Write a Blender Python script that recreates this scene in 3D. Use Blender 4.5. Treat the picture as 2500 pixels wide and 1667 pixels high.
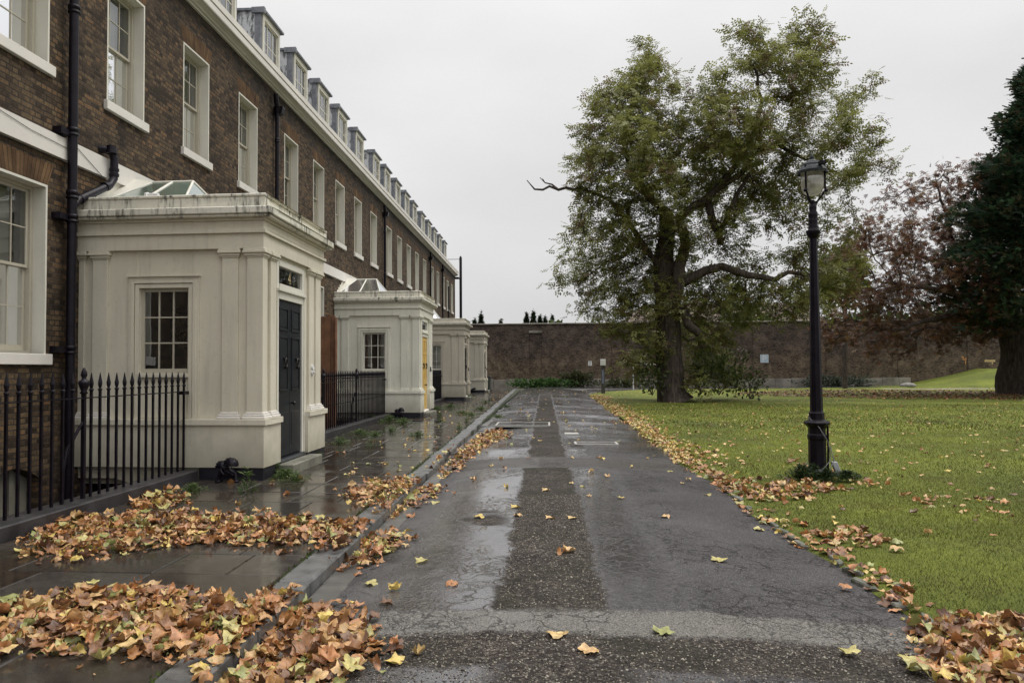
import bpy, math, random
import numpy as np
from mathutils import Vector, Matrix
PI = math.pi
random.seed(7)
rng = np.random.default_rng(11)
S = bpy.context.scene
for o in list(bpy.data.objects): bpy.data.objects.remove(o)

# ------------------------------------------------------------------ camera
YAW, PITCH, ROLL, EYE = math.radians(4.943), math.radians(1.68), .005, 1.6
fw = Vector((-math.sin(YAW)*math.cos(PITCH), math.cos(YAW)*math.cos(PITCH), math.sin(PITCH)))
r0 = Vector((math.cos(YAW), math.sin(YAW), 0)); u0 = r0.cross(fw)
rr = r0*math.cos(ROLL)-u0*math.sin(ROLL); uu = u0*math.cos(ROLL)+r0*math.sin(ROLL)
cam = bpy.data.cameras.new('camera'); cam.sensor_width = 36; cam.lens = 1800/2500*36
cam.shift_x = .0304; cam.shift_y = .0058; cam.clip_end = 2000; cam.clip_start = .05
camo = bpy.data.objects.new('camera', cam); S.collection.objects.link(camo)
M3 = Matrix((rr, uu, -fw)).transposed()
camo.matrix_world = Matrix.Translation((0, 0, EYE)) @ M3.to_4x4()
S.camera = camo
S.render.resolution_x = 1024; S.render.resolution_y = 682

# ------------------------------------------------------------------ sky and light
W = bpy.data.worlds.new("World"); S.world = W; W.use_nodes = True
nt = W.node_tree; nt.nodes.clear()
def N(t, kind, **kw):
    n = t.nodes.new(kind)
    for k, v in kw.items():
        if k.startswith('i_'): n.inputs[k[2:].replace('_', ' ')].default_value = v
        else: setattr(n, k, v)
    return n
SUN_EL, SUN_AZ = math.radians(55), math.radians(70)       # azimuth clockwise from +Y
sky = N(nt, 'ShaderNodeTexSky', sky_type='NISHITA', sun_disc=False, sun_elevation=SUN_EL, sun_rotation=SUN_AZ, air_density=1.5, dust_density=6.0)
hs = N(nt, 'ShaderNodeHueSaturation'); hs.inputs['Saturation'].default_value = .08
nt.links.new(sky.outputs[0], hs.inputs['Color'])
tc = N(nt, 'ShaderNodeTexCoord')
sep = N(nt, 'ShaderNodeSeparateXYZ'); nt.links.new(tc.outputs['Generated'], sep.inputs[0])
def MATH(t, op, a, b=None, c=None, clamp=False):
    n = t.nodes.new('ShaderNodeMath'); n.operation = op; n.use_clamp = clamp
    for i, v in enumerate((a, b, c)):
        if v is None: continue
        if isinstance(v, (int, float)): n.inputs[i].default_value = v
        else: t.links.new(v, n.inputs[i])
    return n.outputs[0]
el = MATH(nt, 'MAXIMUM', sep.outputs[2], 0.0)
elp = MATH(nt, 'POWER', el, 3.6)
gain = MATH(nt, 'MULTIPLY_ADD', elp, 4.2, 1.0)             # an overcast sky is brightest overhead
mp = N(nt, 'ShaderNodeMapping'); mp.inputs['Scale'].default_value = (1, 1, 2.2)
nt.links.new(tc.outputs['Generated'], mp.inputs[0])
cn = N(nt, 'ShaderNodeTexNoise'); cn.inputs['Scale'].default_value = 1.9; cn.inputs['Detail'].default_value = 5
cn.inputs['Roughness'].default_value = .45
nt.links.new(mp.outputs[0], cn.inputs[0])
cl = N(nt, 'ShaderNodeMapRange'); cl.inputs[1].default_value = .3; cl.inputs[2].default_value = .7
cl.inputs[3].default_value = .84; cl.inputs[4].default_value = 1.07
nt.links.new(cn.outputs[0], cl.inputs[0])
cloudv = MATH(nt, 'MULTIPLY', gain, cl.outputs[0])
cc = N(nt, 'ShaderNodeVectorMath', operation='SCALE'); cc.inputs[0].default_value = (7.8, 7.75, 7.78)
nt.links.new(cloudv, cc.inputs['Scale'])
mx = N(nt, 'ShaderNodeMix', data_type='RGBA'); mx.inputs[0].default_value = .93
nt.links.new(hs.outputs[0], mx.inputs[6]); nt.links.new(cc.outputs[0], mx.inputs[7])
bg = N(nt, 'ShaderNodeBackground'); bg.inputs['Strength'].default_value = .1
nt.links.new(mx.outputs[2], bg.inputs[0])
wo = N(nt, 'ShaderNodeOutputWorld'); nt.links.new(bg.outputs[0], wo.inputs[0])
sl = bpy.data.lights.new('sun', 'SUN'); sl.energy = 1.1; sl.angle = math.radians(28); sl.color = (1, .95, .86)
so = bpy.data.objects.new('sun', sl); S.collection.objects.link(so)
sd = Vector((math.sin(SUN_AZ)*math.cos(SUN_EL), math.cos(SUN_AZ)*math.cos(SUN_EL), math.sin(SUN_EL)))
so.rotation_euler = sd.to_track_quat('Z', 'Y').to_euler()
S.view_settings.view_transform = 'Standard'; S.view_settings.look = 'None'; S.view_settings.exposure = 0.0; S.view_settings.gamma = 1.0

# ------------------------------------------------------------------ helpers
VX = np.array([rr, uu, fw])
def at(x, y, ax, val):
    """ground point etc. that a spot of the photo (2500 px wide) corresponds to"""
    d = np.array(fw)+np.array(rr)*(x-1174)/1800-np.array(uu)*(y-848)/1800
    o = np.array([0, 0, EYE]); return o+d*((val-o[ax])/d[ax])
def a2(x, y, ax, val): return at(x*1.0629, y*1.0629, ax, val)

ORG = {}
class MB:
    def __init__(s): s.v = []; s.f = []; s.m = []; s.sm = []
    def add(s, vs, fs, smooth=False):
        b = len(s.v); s.v += [tuple(p) for p in vs]
        for f in fs: s.f.append([b+i for i in f]); s.sm.append(smooth)
        return s
    def box(s, x0, x1, y0, y1, z0, z1):
        vs = [(x, y, z) for x in (x0, x1) for y in (y0, y1) for z in (z0, z1)]
        return s.add(vs, [(0, 1, 3, 2), (4, 6, 7, 5), (0, 4, 5, 1), (2, 3, 7, 6), (0, 2, 6, 4), (1, 5, 7, 3)])
    def tube(s, pts, r, n=8, cap=True, smooth=True):
        pts = [Vector(p) for p in pts]; rs = r if isinstance(r, (list, tuple)) else [r]*len(pts)
        vs = []; fs = []
        prev = None
        for i, p in enumerate(pts):
            if i == 0: d = pts[1]-p
            elif i == len(pts)-1: d = p-pts[i-1]
            else: d = (pts[i+1]-pts[i]).normalized()+(p-pts[i-1]).normalized()
            d.normalize()
            if prev is None:
                a = d.orthogonal().normalized()
            else:
                a = (prev-d*prev.dot(d)).normalized()
            prev = a; b = d.cross(a)
            for k in range(n):
                t = 2*PI*k/n; vs.append(p+(a*math.cos(t)+b*math.sin(t))*rs[i])
        for i in range(len(pts)-1):
            for k in range(n):
                fs.append((i*n+k, i*n+(k+1) % n, (i+1)*n+(k+1) % n, (i+1)*n+k))
        s.add(vs, fs, smooth)
        if cap:
            s.add(vs[:n], [tuple(range(n))[::-1]]); s.add(vs[-n:], [tuple(range(n))])
        return s
    def lathe(s, cx, cy, prof, n=16, smooth=True, rot=0):
        vs = []; fs = []
        for r, z in prof:
            for k in range(n):
                t = 2*PI*(k+rot)/n; vs.append((cx+r*math.cos(t), cy+r*math.sin(t), z))
        for i in range(len(prof)-1):
            for k in range(n): fs.append((i*n+k, i*n+(k+1) % n, (i+1)*n+(k+1) % n, (i+1)*n+k))
        fs.append(tuple(range(n))[::-1]); fs.append(tuple(range((len(prof)-1)*n, len(prof)*n)))
        return s.add(vs, fs, smooth)
    def extrude_y(s, prof, y0, y1):
        """closed (x,z) profile swept along y"""
        n = len(prof); vs = [(x, y0, z) for x, z in prof]+[(x, y1, z) for x, z in prof]
        fs = [(i, (i+1) % n, n+(i+1) % n, n+i) for i in range(n)]+[tuple(range(n))[::-1], tuple(range(n, 2*n))]
        return s.add(vs, fs)
    def build(s, name, mat, parent=None, bevel=0, label=None):
        me = bpy.data.meshes.new(name)
        o0 = ORG.get(parent.name, (0, 0, 0)) if parent else getattr(s, 'org', (0, 0, 0))
        me.from_pydata([(a-o0[0], b-o0[1], c-o0[2]) for a, b, c in s.v], [], s.f)
        me.polygons.foreach_set('use_smooth', s.sm)
        me.materials.append(mat)
        import bmesh
        bm = bmesh.new(); bm.from_mesh(me); bmesh.ops.recalc_face_normals(bm, faces=bm.faces)
        if bevel:
            bmesh.ops.remove_doubles(bm, verts=bm.verts, dist=1e-5)
            es = [e for e in bm.edges if len(e.link_faces) == 2 and e.calc_face_angle(0) > .7]
            bmesh.ops.bevel(bm, geom=es, offset=bevel, segments=1, affect='EDGES', profile=.6)
        bm.to_mesh(me); bm.free()
        o = bpy.data.objects.new(name, me); S.collection.objects.link(o)
        ORG[o.name] = o0
        if parent: o.parent = parent
        else: o.location = o0
        if label: o['label'] = label
        return o
def thing(name, label, cat, loc=(0, 0, 0), group=None):
    o = bpy.data.objects.new(name, None); S.collection.objects.link(o); o.location = loc
    o.empty_display_size = .2
    ORG[o.name] = tuple(loc); o['label'] = label; o['category'] = cat
    if group: o['group'] = group
    return o
def tag(o, label, cat, group=None, kind=None):
    o['label'] = label; o['category'] = cat
    if group: o['group'] = group
    if kind: o['kind'] = kind
    return o
def struct(o, label=None):
    o['kind'] = 'structure'
    if label: o['label'] = label
    return o
def np_mesh(name, V, F, mat, col=None, parent=None, smooth=False, label=None):
    """V (n,3), F (m,k) arrays"""
    me = bpy.data.meshes.new(name); n, m, k = len(V), len(F), F.shape[1]
    me.vertices.add(n); me.vertices.foreach_set('co', np.asarray(V, np.float32).ravel())
    me.loops.add(m*k); me.loops.foreach_set('vertex_index', np.asarray(F, np.int32).ravel())
    me.polygons.add(m); me.polygons.foreach_set('loop_start', np.arange(0, m*k, k, dtype=np.int32))
    if smooth: me.polygons.foreach_set('use_smooth', np.ones(m, bool))
    me.update(calc_edges=True)
    if col is not None:
        a = me.color_attributes.new('Col', 'FLOAT_COLOR', 'POINT')
        c = np.ones((n, 4), np.float32); c[:, :3] = col; a.data.foreach_set('color', c.ravel())
    me.materials.append(mat)
    o = bpy.data.objects.new(name, me); S.collection.objects.link(o)
    ORG[o.name] = (0, 0, 0)
    if parent:
        o.parent = parent; p = ORG[parent.name]; o.matrix_parent_inverse = Matrix.Translation((-p[0], -p[1], -p[2]))
    if label: o['label'] = label
    return o
def scatter(tv, tf, R, L, sc):
    """instances of a template: R (n,3,3), L (n,3), sc (n,)"""
    n = len(L); k = len(tv)
    V = np.einsum('nij,kj->nki', R, tv)*sc[:, None, None]+L[:, None, :]
    F = (tf[None]+(np.arange(n)*k)[:, None, None]).reshape(-1, tf.shape[1])
    return V.reshape(-1, 3), F
def rotz(a):
    c, s = np.cos(a), np.sin(a); z = np.zeros_like(a); o = np.ones_like(a)
    return np.stack([c, -s, z, s, c, z, z, z, o], -1).reshape(-1, 3, 3)
def rotx(a):
    c, s = np.cos(a), np.sin(a); z = np.zeros_like(a); o = np.ones_like(a)
    return np.stack([o, z, z, z, c, -s, z, s, c], -1).reshape(-1, 3, 3)
def frames(d, roll=None):
    """rotation whose Y column is d (n,3)"""
    d = d/np.linalg.norm(d, axis=1, keepdims=True)
    up = np.tile([0., 0, 1.], (len(d), 1)); up[np.abs(d[:, 2]) > .95] = [1, 0, 0]
    x = np.cross(d, up); x /= np.linalg.norm(x, axis=1, keepdims=True); z = np.cross(x, d)
    if roll is not None:
        c, s = np.cos(roll)[:, None], np.sin(roll)[:, None]; x, z = x*c+z*s, z*c-x*s
    return np.stack([x, d, z], -1)

# ------------------------------------------------------------------ materials
def newmat(name):
    m = bpy.data.materials.new(name); m.use_nodes = True; t = m.node_tree
    return m, t, t.nodes['Principled BSDF']
def pos(t, scale=(1, 1, 1), obj=False):
    if obj: o = N(t, 'ShaderNodeTexCoord').outputs['Object']
    else: o = N(t, 'ShaderNodeNewGeometry').outputs['Position']
    m = N(t, 'ShaderNodeMapping'); m.inputs['Scale'].default_value = scale; t.links.new(o, m.inputs[0]); return m.outputs[0]
def noise(t, v, sc, det=4, ro=.55, dist=0):
    n = N(t, 'ShaderNodeTexNoise'); n.inputs['Scale'].default_value = sc; n.inputs['Detail'].default_value = det
    n.inputs['Roughness'].default_value = ro; n.inputs['Distortion'].default_value = dist
    t.links.new(v, n.inputs['Vector']); return n.outputs[0]
def ramp(t, f, stops, const=False):
    r = N(t, 'ShaderNodeValToRGB'); cr = r.color_ramp
    if const: cr.interpolation = 'CONSTANT'
    while len(cr.elements) < len(stops): cr.elements.new(.5)
    for e, (p, c) in zip(cr.elements, stops):
        e.position = p; e.color = (*c, 1) if isinstance(c, (tuple, list)) else (c, c, c, 1)
    t.links.new(f, r.inputs[0]); return r.outputs[0]
def mix(t, f, a, b, mode='MIX'):
    m = N(t, 'ShaderNodeMix', data_type='RGBA', blend_type=mode)
    for i, v in ((0, f), (6, a), (7, b)):
        if isinstance(v, (int, float)):
            m.inputs[i].default_value = v if i == 0 else (v, v, v, 1)
        elif isinstance(v, tuple): m.inputs[i].default_value = (*v, 1)
        else: t.links.new(v, m.inputs[i])
    return m.outputs[2]
def bump(t, b, h, st=.3, dist=.01):
    n = N(t, 'ShaderNodeBump'); n.inputs['Strength'].default_value = st; n.inputs['Distance'].default_value = dist
    t.links.new(h, n.inputs['Height']); t.links.new(n.outputs[0], b.inputs['Normal']); return n
def simple(name, c1, c2=None, rough=.6, sc=6, st=.15, dist=.003, spec=.5, metal=0, bsc=None):
    m, t, b = newmat(name)
    p = pos(t); f = noise(t, p, sc, 6)
    if c2: t.links.new(ramp(t, f, [(.35, c1), (.65, c2)]), b.inputs['Base Color'])
    else: b.inputs['Base Color'].default_value = (*c1, 1)
    b.inputs['Roughness'].default_value = rough; b.inputs['Specular IOR Level'].default_value = spec; b.inputs['Metallic'].default_value = metal
    if st: bump(t, b, noise(t, p, bsc or sc*12, 3), st, dist)
    return m
def attrmat(name, rough=.6, trans=.0, var=.0, spec=.4, bsc=60, bst=.3):
    m, t, b = newmat(name)
    a = N(t, 'ShaderNodeAttribute', attribute_name='Col')
    c = a.outputs['Color']
    if var:
        v = ramp(t, noise(t, pos(t), var, 3), [(.3, .65), (.7, 1.25)])
        c = mix(t, 1.0, c, v, 'MULTIPLY')
    t.links.new(c, b.inputs['Base Color']); b.inputs['Roughness'].default_value = rough; b.inputs['Specular IOR Level'].default_value = spec
    if bst: bump(t, b, noise(t, pos(t), bsc, 3), bst, .004)
    if trans:
        tr = N(t, 'ShaderNodeBsdfTranslucent'); t.links.new(c, tr.inputs[0])
        mxs = N(t, 'ShaderNodeMixShader'); mxs.inputs[0].default_value = trans
        out = t.nodes['Material Output']
        t.links.new(b.outputs[0], mxs.inputs[1]); t.links.new(tr.outputs[0], mxs.inputs[2]); t.links.new(mxs.outputs[0], out.inputs[0])
    return m

def brick_mat(name, axis, dark=1.0, c1=(.085, .05, .028), c2=(.15, .095, .05), warm=(.19, .085, .035), mortar=(.035, .028, .022), lower=None, light=False, soot=False):
    m, t, b = newmat(name)
    g = N(t, 'ShaderNodeNewGeometry'); s = N(t, 'ShaderNodeSeparateXYZ'); t.links.new(g.outputs['Position'], s.inputs[0])
    cb = N(t, 'ShaderNodeCombineXYZ')
    wob = noise(t, g.outputs['Position'], 3.0, 3)
    wv = MATH(t, 'MULTIPLY_ADD', wob, .03, -.015)
    # both walls share one mapping: run along the wall + height
    if axis == 'Y': t.links.new(s.outputs[1], cb.inputs[0])
    else: t.links.new(s.outputs[0], cb.inputs[0])
    t.links.new(MATH(t, 'ADD', s.outputs[2], wv), cb.inputs[1])
    br = N(t, 'ShaderNodeTexBrick'); t.links.new(cb.outputs[0], br.inputs['Vector'])
    br.inputs['Scale'].default_value = 1; br.inputs['Brick Width'].default_value = .225; br.inputs['Row Height'].default_value = .075
    br.squash = .5; br.squash_frequency = 2; br.inputs['Mortar Size'].default_value = .010; br.inputs['Mortar Smooth'].default_value = .3; br.inputs['Bias'].default_value = -.1
    br.inputs['Color1'].default_value = (0, 0, 0, 1); br.inputs['Color2'].default_value = (1, 1, 1, 1); br.inputs['Mortar'].default_value = (.5, .5, .5, 1)
    # headers between stretchers: a second, half width bond
    val = N(t, 'ShaderNodeSeparateColor'); t.links.new(br.outputs['Color'], val.inputs[0])
    col = ramp(t, val.outputs[0], [(0, tuple(.55*k for k in c1)), (.2, c1), (.5, tuple((p+q)/2 for p, q in zip(c1, c2))), (.72, c2), (.86, warm), (1, tuple(1.25*k for k in c2))])
    fine = ramp(t, noise(t, g.outputs['Position'], 28, 5), [(.3, .55), (.7, 1.3)])
    col = mix(t, 1.0, col, fine, 'MULTIPLY')
    st = ramp(t, noise(t, g.outputs['Position'], .45 if light else .55, 5, .6), [(.3, (.78, .78, .80) if light else (.62, .62, .66)), (.5, (1, 1, 1)), (.72, (1.18, 1.14, 1.08) if light else (1.3, 1.22, 1.1))])
    col = mix(t, 1.0, col, st, 'MULTIPLY')
    mor = mix(t, ramp(t, noise(t, g.outputs['Position'], 1.1, 4), [(.45, 0), (.65, 1)]), mortar, tuple(k*(5.5 if light else 2.2) for k in mortar))
    col = mix(t, br.outputs['Fac'], col, mor)
    if lower:      # older, browner courses low on the garden wall
        hz = MATH(t, 'ADD', s.outputs[2], MATH(t, 'MULTIPLY_ADD', noise(t, g.outputs['Position'], .25, 4), 3.0, -1.5))
        f = N(t, 'ShaderNodeMapRange'); f.inputs[1].default_value = 1.8; f.inputs[2].default_value = 3.6; t.links.new(hz, f.inputs[0])
        col = mix(t, f.outputs[0], mix(t, 1.0, col, (1.15, 1.10, .98), 'MULTIPLY'), mix(t, 1.0, col, (.78, .74, .78), 'MULTIPLY'))
    if soot:       # black crust washed down from the cornice
        zz = MATH(t, 'ADD', s.outputs[2], MATH(t, 'MULTIPLY_ADD', noise(t, pos(t, (1, 1, .35)), 1.3, 5, .6), 1.6, -.8))
        f = N(t, 'ShaderNodeMapRange'); f.inputs[1].default_value = 8.0; f.inputs[2].default_value = 8.9; f.inputs[4].default_value = .75; t.links.new(zz, f.inputs[0])
        col = mix(t, f.outputs[0], col, (.028, .025, .024))
    if dark != 1: col = mix(t, 1.0, col, (dark, dark, dark), 'MULTIPLY')
    t.links.new(col, b.inputs['Base Color'])
    b.inputs['Roughness'].default_value = .85; b.inputs['Specular IOR Level'].default_value = .25
    h = MATH(t, 'SUBTRACT', MATH(t, 'MULTIPLY', noise(t, g.outputs['Position'], 40, 4), .5), br.outputs['Fac'])
    bump(t, b, h, .9, .008)
    return m
M = {}
M['brick'] = brick_mat('brown_stock_brick', 'Y', c1=(.064, .043, .027), c2=(.128, .089, .050), warm=(.15, .088, .045), soot=True)
M['garden_brick'] = brick_mat('garden_wall_brick', 'X', 1.25, c1=(.060, .047, .038), c2=(.112, .090, .066), warm=(.11, .082, .06), lower=True, light=True)
M['end_brick'] = brick_mat('gable_brick', 'X')
# flat arches of rubbed brick
m, t, b = newmat('rubbed_brick_arch')
p = pos(t, (1, 1, 1), True); s_ = N(t, 'ShaderNodeSeparateXYZ'); t.links.new(p, s_.inputs[0])
# fan: u = y / (z + k)
u = MATH(t, 'DIVIDE', s_.outputs[1], MATH(t, 'ADD', s_.outputs[2], 1.3))
cb = N(t, 'ShaderNodeCombineXYZ'); t.links.new(MATH(t, 'MULTIPLY', u, 1.4), cb.inputs[0]); t.links.new(s_.outputs[2], cb.inputs[1])
br = N(t, 'ShaderNodeTexBrick'); t.links.new(cb.outputs[0], br.inputs[0]); br.offset = 0
br.inputs['Scale'].default_value = 1; br.inputs['Brick Width'].default_value = .07; br.inputs['Row Height'].default_value = .7
br.inputs['Mortar Size'].default_value = .006; br.inputs['Color1'].default_value = (.09, .05, .026, 1); br.inputs['Color2'].default_value = (.165, .10, .05, 1); br.inputs['Mortar'].default_value = (.05, .035, .022, 1)
gp = pos(t)
c = mix(t, 1.0, br.outputs[0], ramp(t, noise(t, gp, 2.3, 5), [(.3, .4), (.65, 1.25)]), 'MULTIPLY')
t.links.new(c, b.inputs['Base Color']); b.inputs['Roughness'].default_value = .85; b.inputs['Specular IOR Level'].default_value = .2
bump(t, b, MATH(t, 'SUBTRACT', MATH(t, 'MULTIPLY', noise(t, gp, 40, 3), .4), br.outputs['Fac']), .7, .006)
M['arch'] = m

def paint(name, base, stain=.5, rough=.55, dirt=(.05, .045, .03), drip=0.0, splash=False):
    m, t, b = newmat(name)
    p = pos(t)
    f = noise(t, p, .9, 5); c = ramp(t, f, [(.3, tuple(k*.9 for k in base)), (.7, tuple(min(1, k*1.05) for k in base))])
    d = ramp(t, noise(t, p, 14, 6, .7), [(.56, 0), (.8, stain)])
    c = mix(t, d, c, tuple(k*.62 for k in base))
    if splash:
        s3 = N(t, 'ShaderNodeSeparateXYZ'); t.links.new(N(t, 'ShaderNodeNewGeometry').outputs['Position'], s3.inputs[0])
        zz = MATH(t, 'ADD', s3.outputs[2], MATH(t, 'MULTIPLY_ADD', noise(t, p, 3.5, 5, .65), .9, -.45))
        f3 = N(t, 'ShaderNodeMapRange'); f3.inputs[1].default_value = .15; f3.inputs[2].default_value = .75; f3.inputs[3].default_value = .55; f3.inputs[4].default_value = 0; t.links.new(zz, f3.inputs[0])
        c = mix(t, f3.outputs[0], c, (.20, .185, .125))
        sv = ramp(t, noise(t, pos(t, (5, 5, .5)), 1.8, 5, .6), [(.5, 0), (.72, .30)])
        c = mix(t, sv, c, tuple(k*.55 for k in base))
    if drip:
        pv = pos(t, (6, 6, .9)); s1 = noise(t, pv, 2.2, 5, .65)
        s2 = noise(t, p, 1.7, 4)
        d2 = MATH(t, 'MULTIPLY', ramp(t, s1, [(.5, 0), (.62, 1)]), ramp(t, s2, [(.42, 0), (.6, drip)]))
        c = mix(t, d2, c, dirt)
    t.links.new(c, b.inputs['Base Color']); b.inputs['Roughness'].default_value = rough; b.inputs['Specular IOR Level'].default_value = .35
    bump(t, b, noise(t, p, 12, 6, .65), .22, .006)
    return m
M['cream'] = paint('cream_stucco', (.64, .60, .49), splash=True)
M['cream2'] = paint('pale_stucco', (.70, .685, .59), splash=True)
M['cream3'] = paint('greige_stucco', (.52, .475, .39), splash=True)
M['cream4'] = paint('greige_stucco_light', (.56, .53, .44))
M['stained'] = paint('stained_cream_stucco', (.68, .655, .56), .7, .6, (.03, .026, .02), .95)
M['white'] = paint('white_reveal_paint', (.66, .64, .56), .25, .5)
M['stone'] = paint('painted_stone_sill', (.68, .65, .60), .35, .55)
M['sash'] = paint('sash_paint', (.44, .41, .33), .4, .4)
M['lead'] = simple('grey_lead', (.10, .11, .13), (.19, .20, .22), .5, 8, .15)
m, t, b = newmat('peeling_white_on_lead')
p = pos(t); pv = pos(t, (9, 9, 3))
c = mix(t, ramp(t, noise(t, pv, 1.2, 6, .7), [(.42, 0), (.52, 1)]), (.09, .09, .10), (.50, .51, .52))
t.links.new(c, b.inputs['Base Color']); b.inputs['Roughness'].default_value = .7; M['peel'] = m
M['slate'] = simple('roof_slate', (.05, .05, .06), (.09, .09, .10), .5, 5, .4)
M['iron'] = simple('black_iron_paint', (.005, .003, .006), (.010, .008, .013), .38, 9, .25, .002, .22, 0, 60)
M['lamp_iron'] = simple('lamp_iron_paint', (.004, .002, .005), (.008, .006, .010), .42, 7, .2, .002, .15)
M['lamp_roof'] = simple('lamp_roof_paint', (.02, .022, .024), (.045, .05, .055), .5, 9, .2, .003, .15)
def glass(name, fac_lo, tint=(1, 1, 1), rough=.02):
    m, t, b = newmat(name); t.nodes.remove(b)
    fr = N(t, 'ShaderNodeFresnel'); fr.inputs[0].default_value = 1.5
    g = N(t, 'ShaderNodeBsdfGlossy'); g.inputs['Roughness'].default_value = rough; g.inputs[0].default_value = (.95, .97, 1, 1)
    tr = N(t, 'ShaderNodeBsdfTransparent'); tr.inputs[0].default_value = (*tint, 1)
    wv = noise(t, pos(t), 3.0, 2); bm_ = N(t, 'ShaderNodeBump'); bm_.inputs['Strength'].default_value = .06; bm_.inputs['Distance'].default_value = .02
    t.links.new(wv, bm_.inputs['Height']); t.links.new(bm_.outputs[0], g.inputs['Normal'])
    f = MATH(t, 'MULTIPLY_ADD', fr.outputs[0], 1.3, fac_lo, clamp=True)
    ms = N(t, 'ShaderNodeMixShader'); t.links.new(f, ms.inputs[0]); t.links.new(tr.outputs[0], ms.inputs[1]); t.links.new(g.outputs[0], ms.inputs[2])
    t.links.new(ms.outputs[0], t.nodes['Material Output'].inputs[0]); return m
M['glass'] = glass('window_glass', .10, (.86, .88, .86))
M['skyglass'] = glass('skylight_glass', .12, (.55, .66, .62), .15)
M['curtain'] = simple('white_curtain', (.50, .50, .47), (.62, .62, .58), .9, 1.5, 0)
M['shutter'] = simple('white_shutter', (.50, .50, .47), (.58, .58, .55), .6, 3, 0)
M['room'] = simple('dim_room_paint', (.24, .23, .23), (.32, .31, .30), .9, 2, 0)
M['navy'] = simple('dark_slate_blue_gloss_paint', (.011, .013, .017), (.019, .022, .027), .33, 5, .08, .002, .3)
M['yellow'] = simple('mustard_door_paint', (.60, .39, .10), (.68, .46, .14), .4, 5, .08, .002)
M['black_door'] = simple('black_door_paint', (.012, .012, .014), (.02, .02, .022), .3, 5, .08)
M['brass'] = simple('dark_brass', (.03, .028, .03), (.05, .045, .045), .25, 8, 0, metal=.7)
M['gold'] = simple('gold_numeral', (.55, .45, .22), (.6, .5, .28), .4, 8, 0)
M['wood'] = simple('red_brown_timber', (.12, .052, .026), (.21, .098, .048), .65, 3, .2)
M['wood_pale'] = simple('pale_timber', (.33, .24, .15), (.42, .32, .2), .7, 3, .2)
M['wplastic'] = simple('white_plastic', (.62, .62, .6), (.7, .7, .68), .4, 5, 0)
M['grey_box'] = simple('galvanised_box', (.3, .31, .32), (.42, .43, .44), .45, 8, 0)
M['concrete'] = simple('concrete', (.13, .125, .11), (.24, .23, .20), .8, 3, .5, .006)
M['plinth_stone'] = simple('stone_plinth', (.13, .12, .10), (.26, .24, .205), .85, 1.2, .5, .01)
M['dark_kerb'] = simple('dark_stone_kerb', (.018, .016, .018), (.045, .042, .044), .45, 4, .5, .006, .4)
M['base_black'] = simple('black_plinth_paint', (.008, .008, .014), (.02, .018, .026), .4, 6, .2)
M['moss_stone'] = simple('mossy_step_stone', (.10, .10, .075), (.22, .21, .17), .7, 5, .5, .006)
M['bin'] = simple('dark_wheelie_bin_plastic', (.02, .022, .025), (.03, .033, .037), .5, 5, 0)
M['tile_roof'] = simple('clay_tile_roof', (.075, .058, .045), (.13, .095, .072), .85, 3, .6, .02)
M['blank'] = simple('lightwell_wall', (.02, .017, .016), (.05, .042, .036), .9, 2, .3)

# wet paving flags: colour per slab from the attribute, gloss from standing water
m, t, b = newmat('wet_york_stone'); p = pos(t)
a = N(t, 'ShaderNodeAttribute', attribute_name='Col')
n1 = noise(t, p, 1.7, 6, .6); n2 = noise(t, p, 9, 6, .65)
c = mix(t, 1.0, a.outputs[0], ramp(t, n2, [(.3, .6), (.7, 1.3)]), 'MULTIPLY')
c = mix(t, ramp(t, n1, [(.55, 0), (.75, .5)]), c, (.030, .036, .018))
t.links.new(c, b.inputs['Base Color'])
wet = ramp(t, n1, [(.30, .04), (.50, .10), (.62, .28), (.8, .45)])
t.links.new(wet, b.inputs['Roughness']); b.inputs['IOR'].default_value = 1.38
bump(t, b, noise(t, p, 22, 5, .6), .22, .003)
M['flag'] = m
m, t, b = newmat('wet_kerb_granite'); p = pos(t)
c = ramp(t, noise(t, p, 5, 6, .65), [(.3, (.045, .046, .046)), (.7, (.15, .15, .145))])
t.links.new(c, b.inputs['Base Color']); t.links.new(ramp(t, noise(t, p, 2, 4), [(.35, .25), (.65, .55)]), b.inputs['Roughness'])
bump(t, b, noise(t, p, 45, 5, .6), .5, .004); M['kerb'] = m
M['joint'] = simple('mossy_joint_soil', (.010, .012, .005), (.035, .045, .015), .9, 7, .6, .01)

# ------------------------------------------------------------------ ground
def kerb_out(y): return -1.74-.0085*max(min(y, 60), 0)
def road_z(x, y):
    """camber plus the shallow waves of the old surface"""
    c = .2; k = -.10/((-1.6-c)**2) if x < c else -.088/((2.45-c)**2)
    z = -.008+k*(x-c)**2
    if y > 11:
        a = min((y-11)/6, 1)*.026
        z += a*(math.sin(y*.93+x*.25)+.6*math.sin(y*1.71+1.3-.3*x)+.35*math.sin(y*3.1+x))
    return z
def edge_r(y):
    if y < 14: return 2.42+.05*math.sin(y*1.3)+.03*math.sin(y*4.1)
    if y < 48: return 2.43+.014*(y-14)*.8
    if y < 60.5: return 2.81+(y-48)**2*.05
    return 60
def lawn_z(x, y):
    z = -.06+.012*math.sin(x*1.1+y*.4)+.015*math.sin(y*.33+x*.2)+.012*math.sin(x*.31-y*.21)
    if x > 29 and y > 50: z += 1.5*min(max((x-31)/7, 0), 1)**1.2*min(max((y-59.5)/5, 0), 1)
    return z
def base_z(x, y): return -.16
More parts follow.
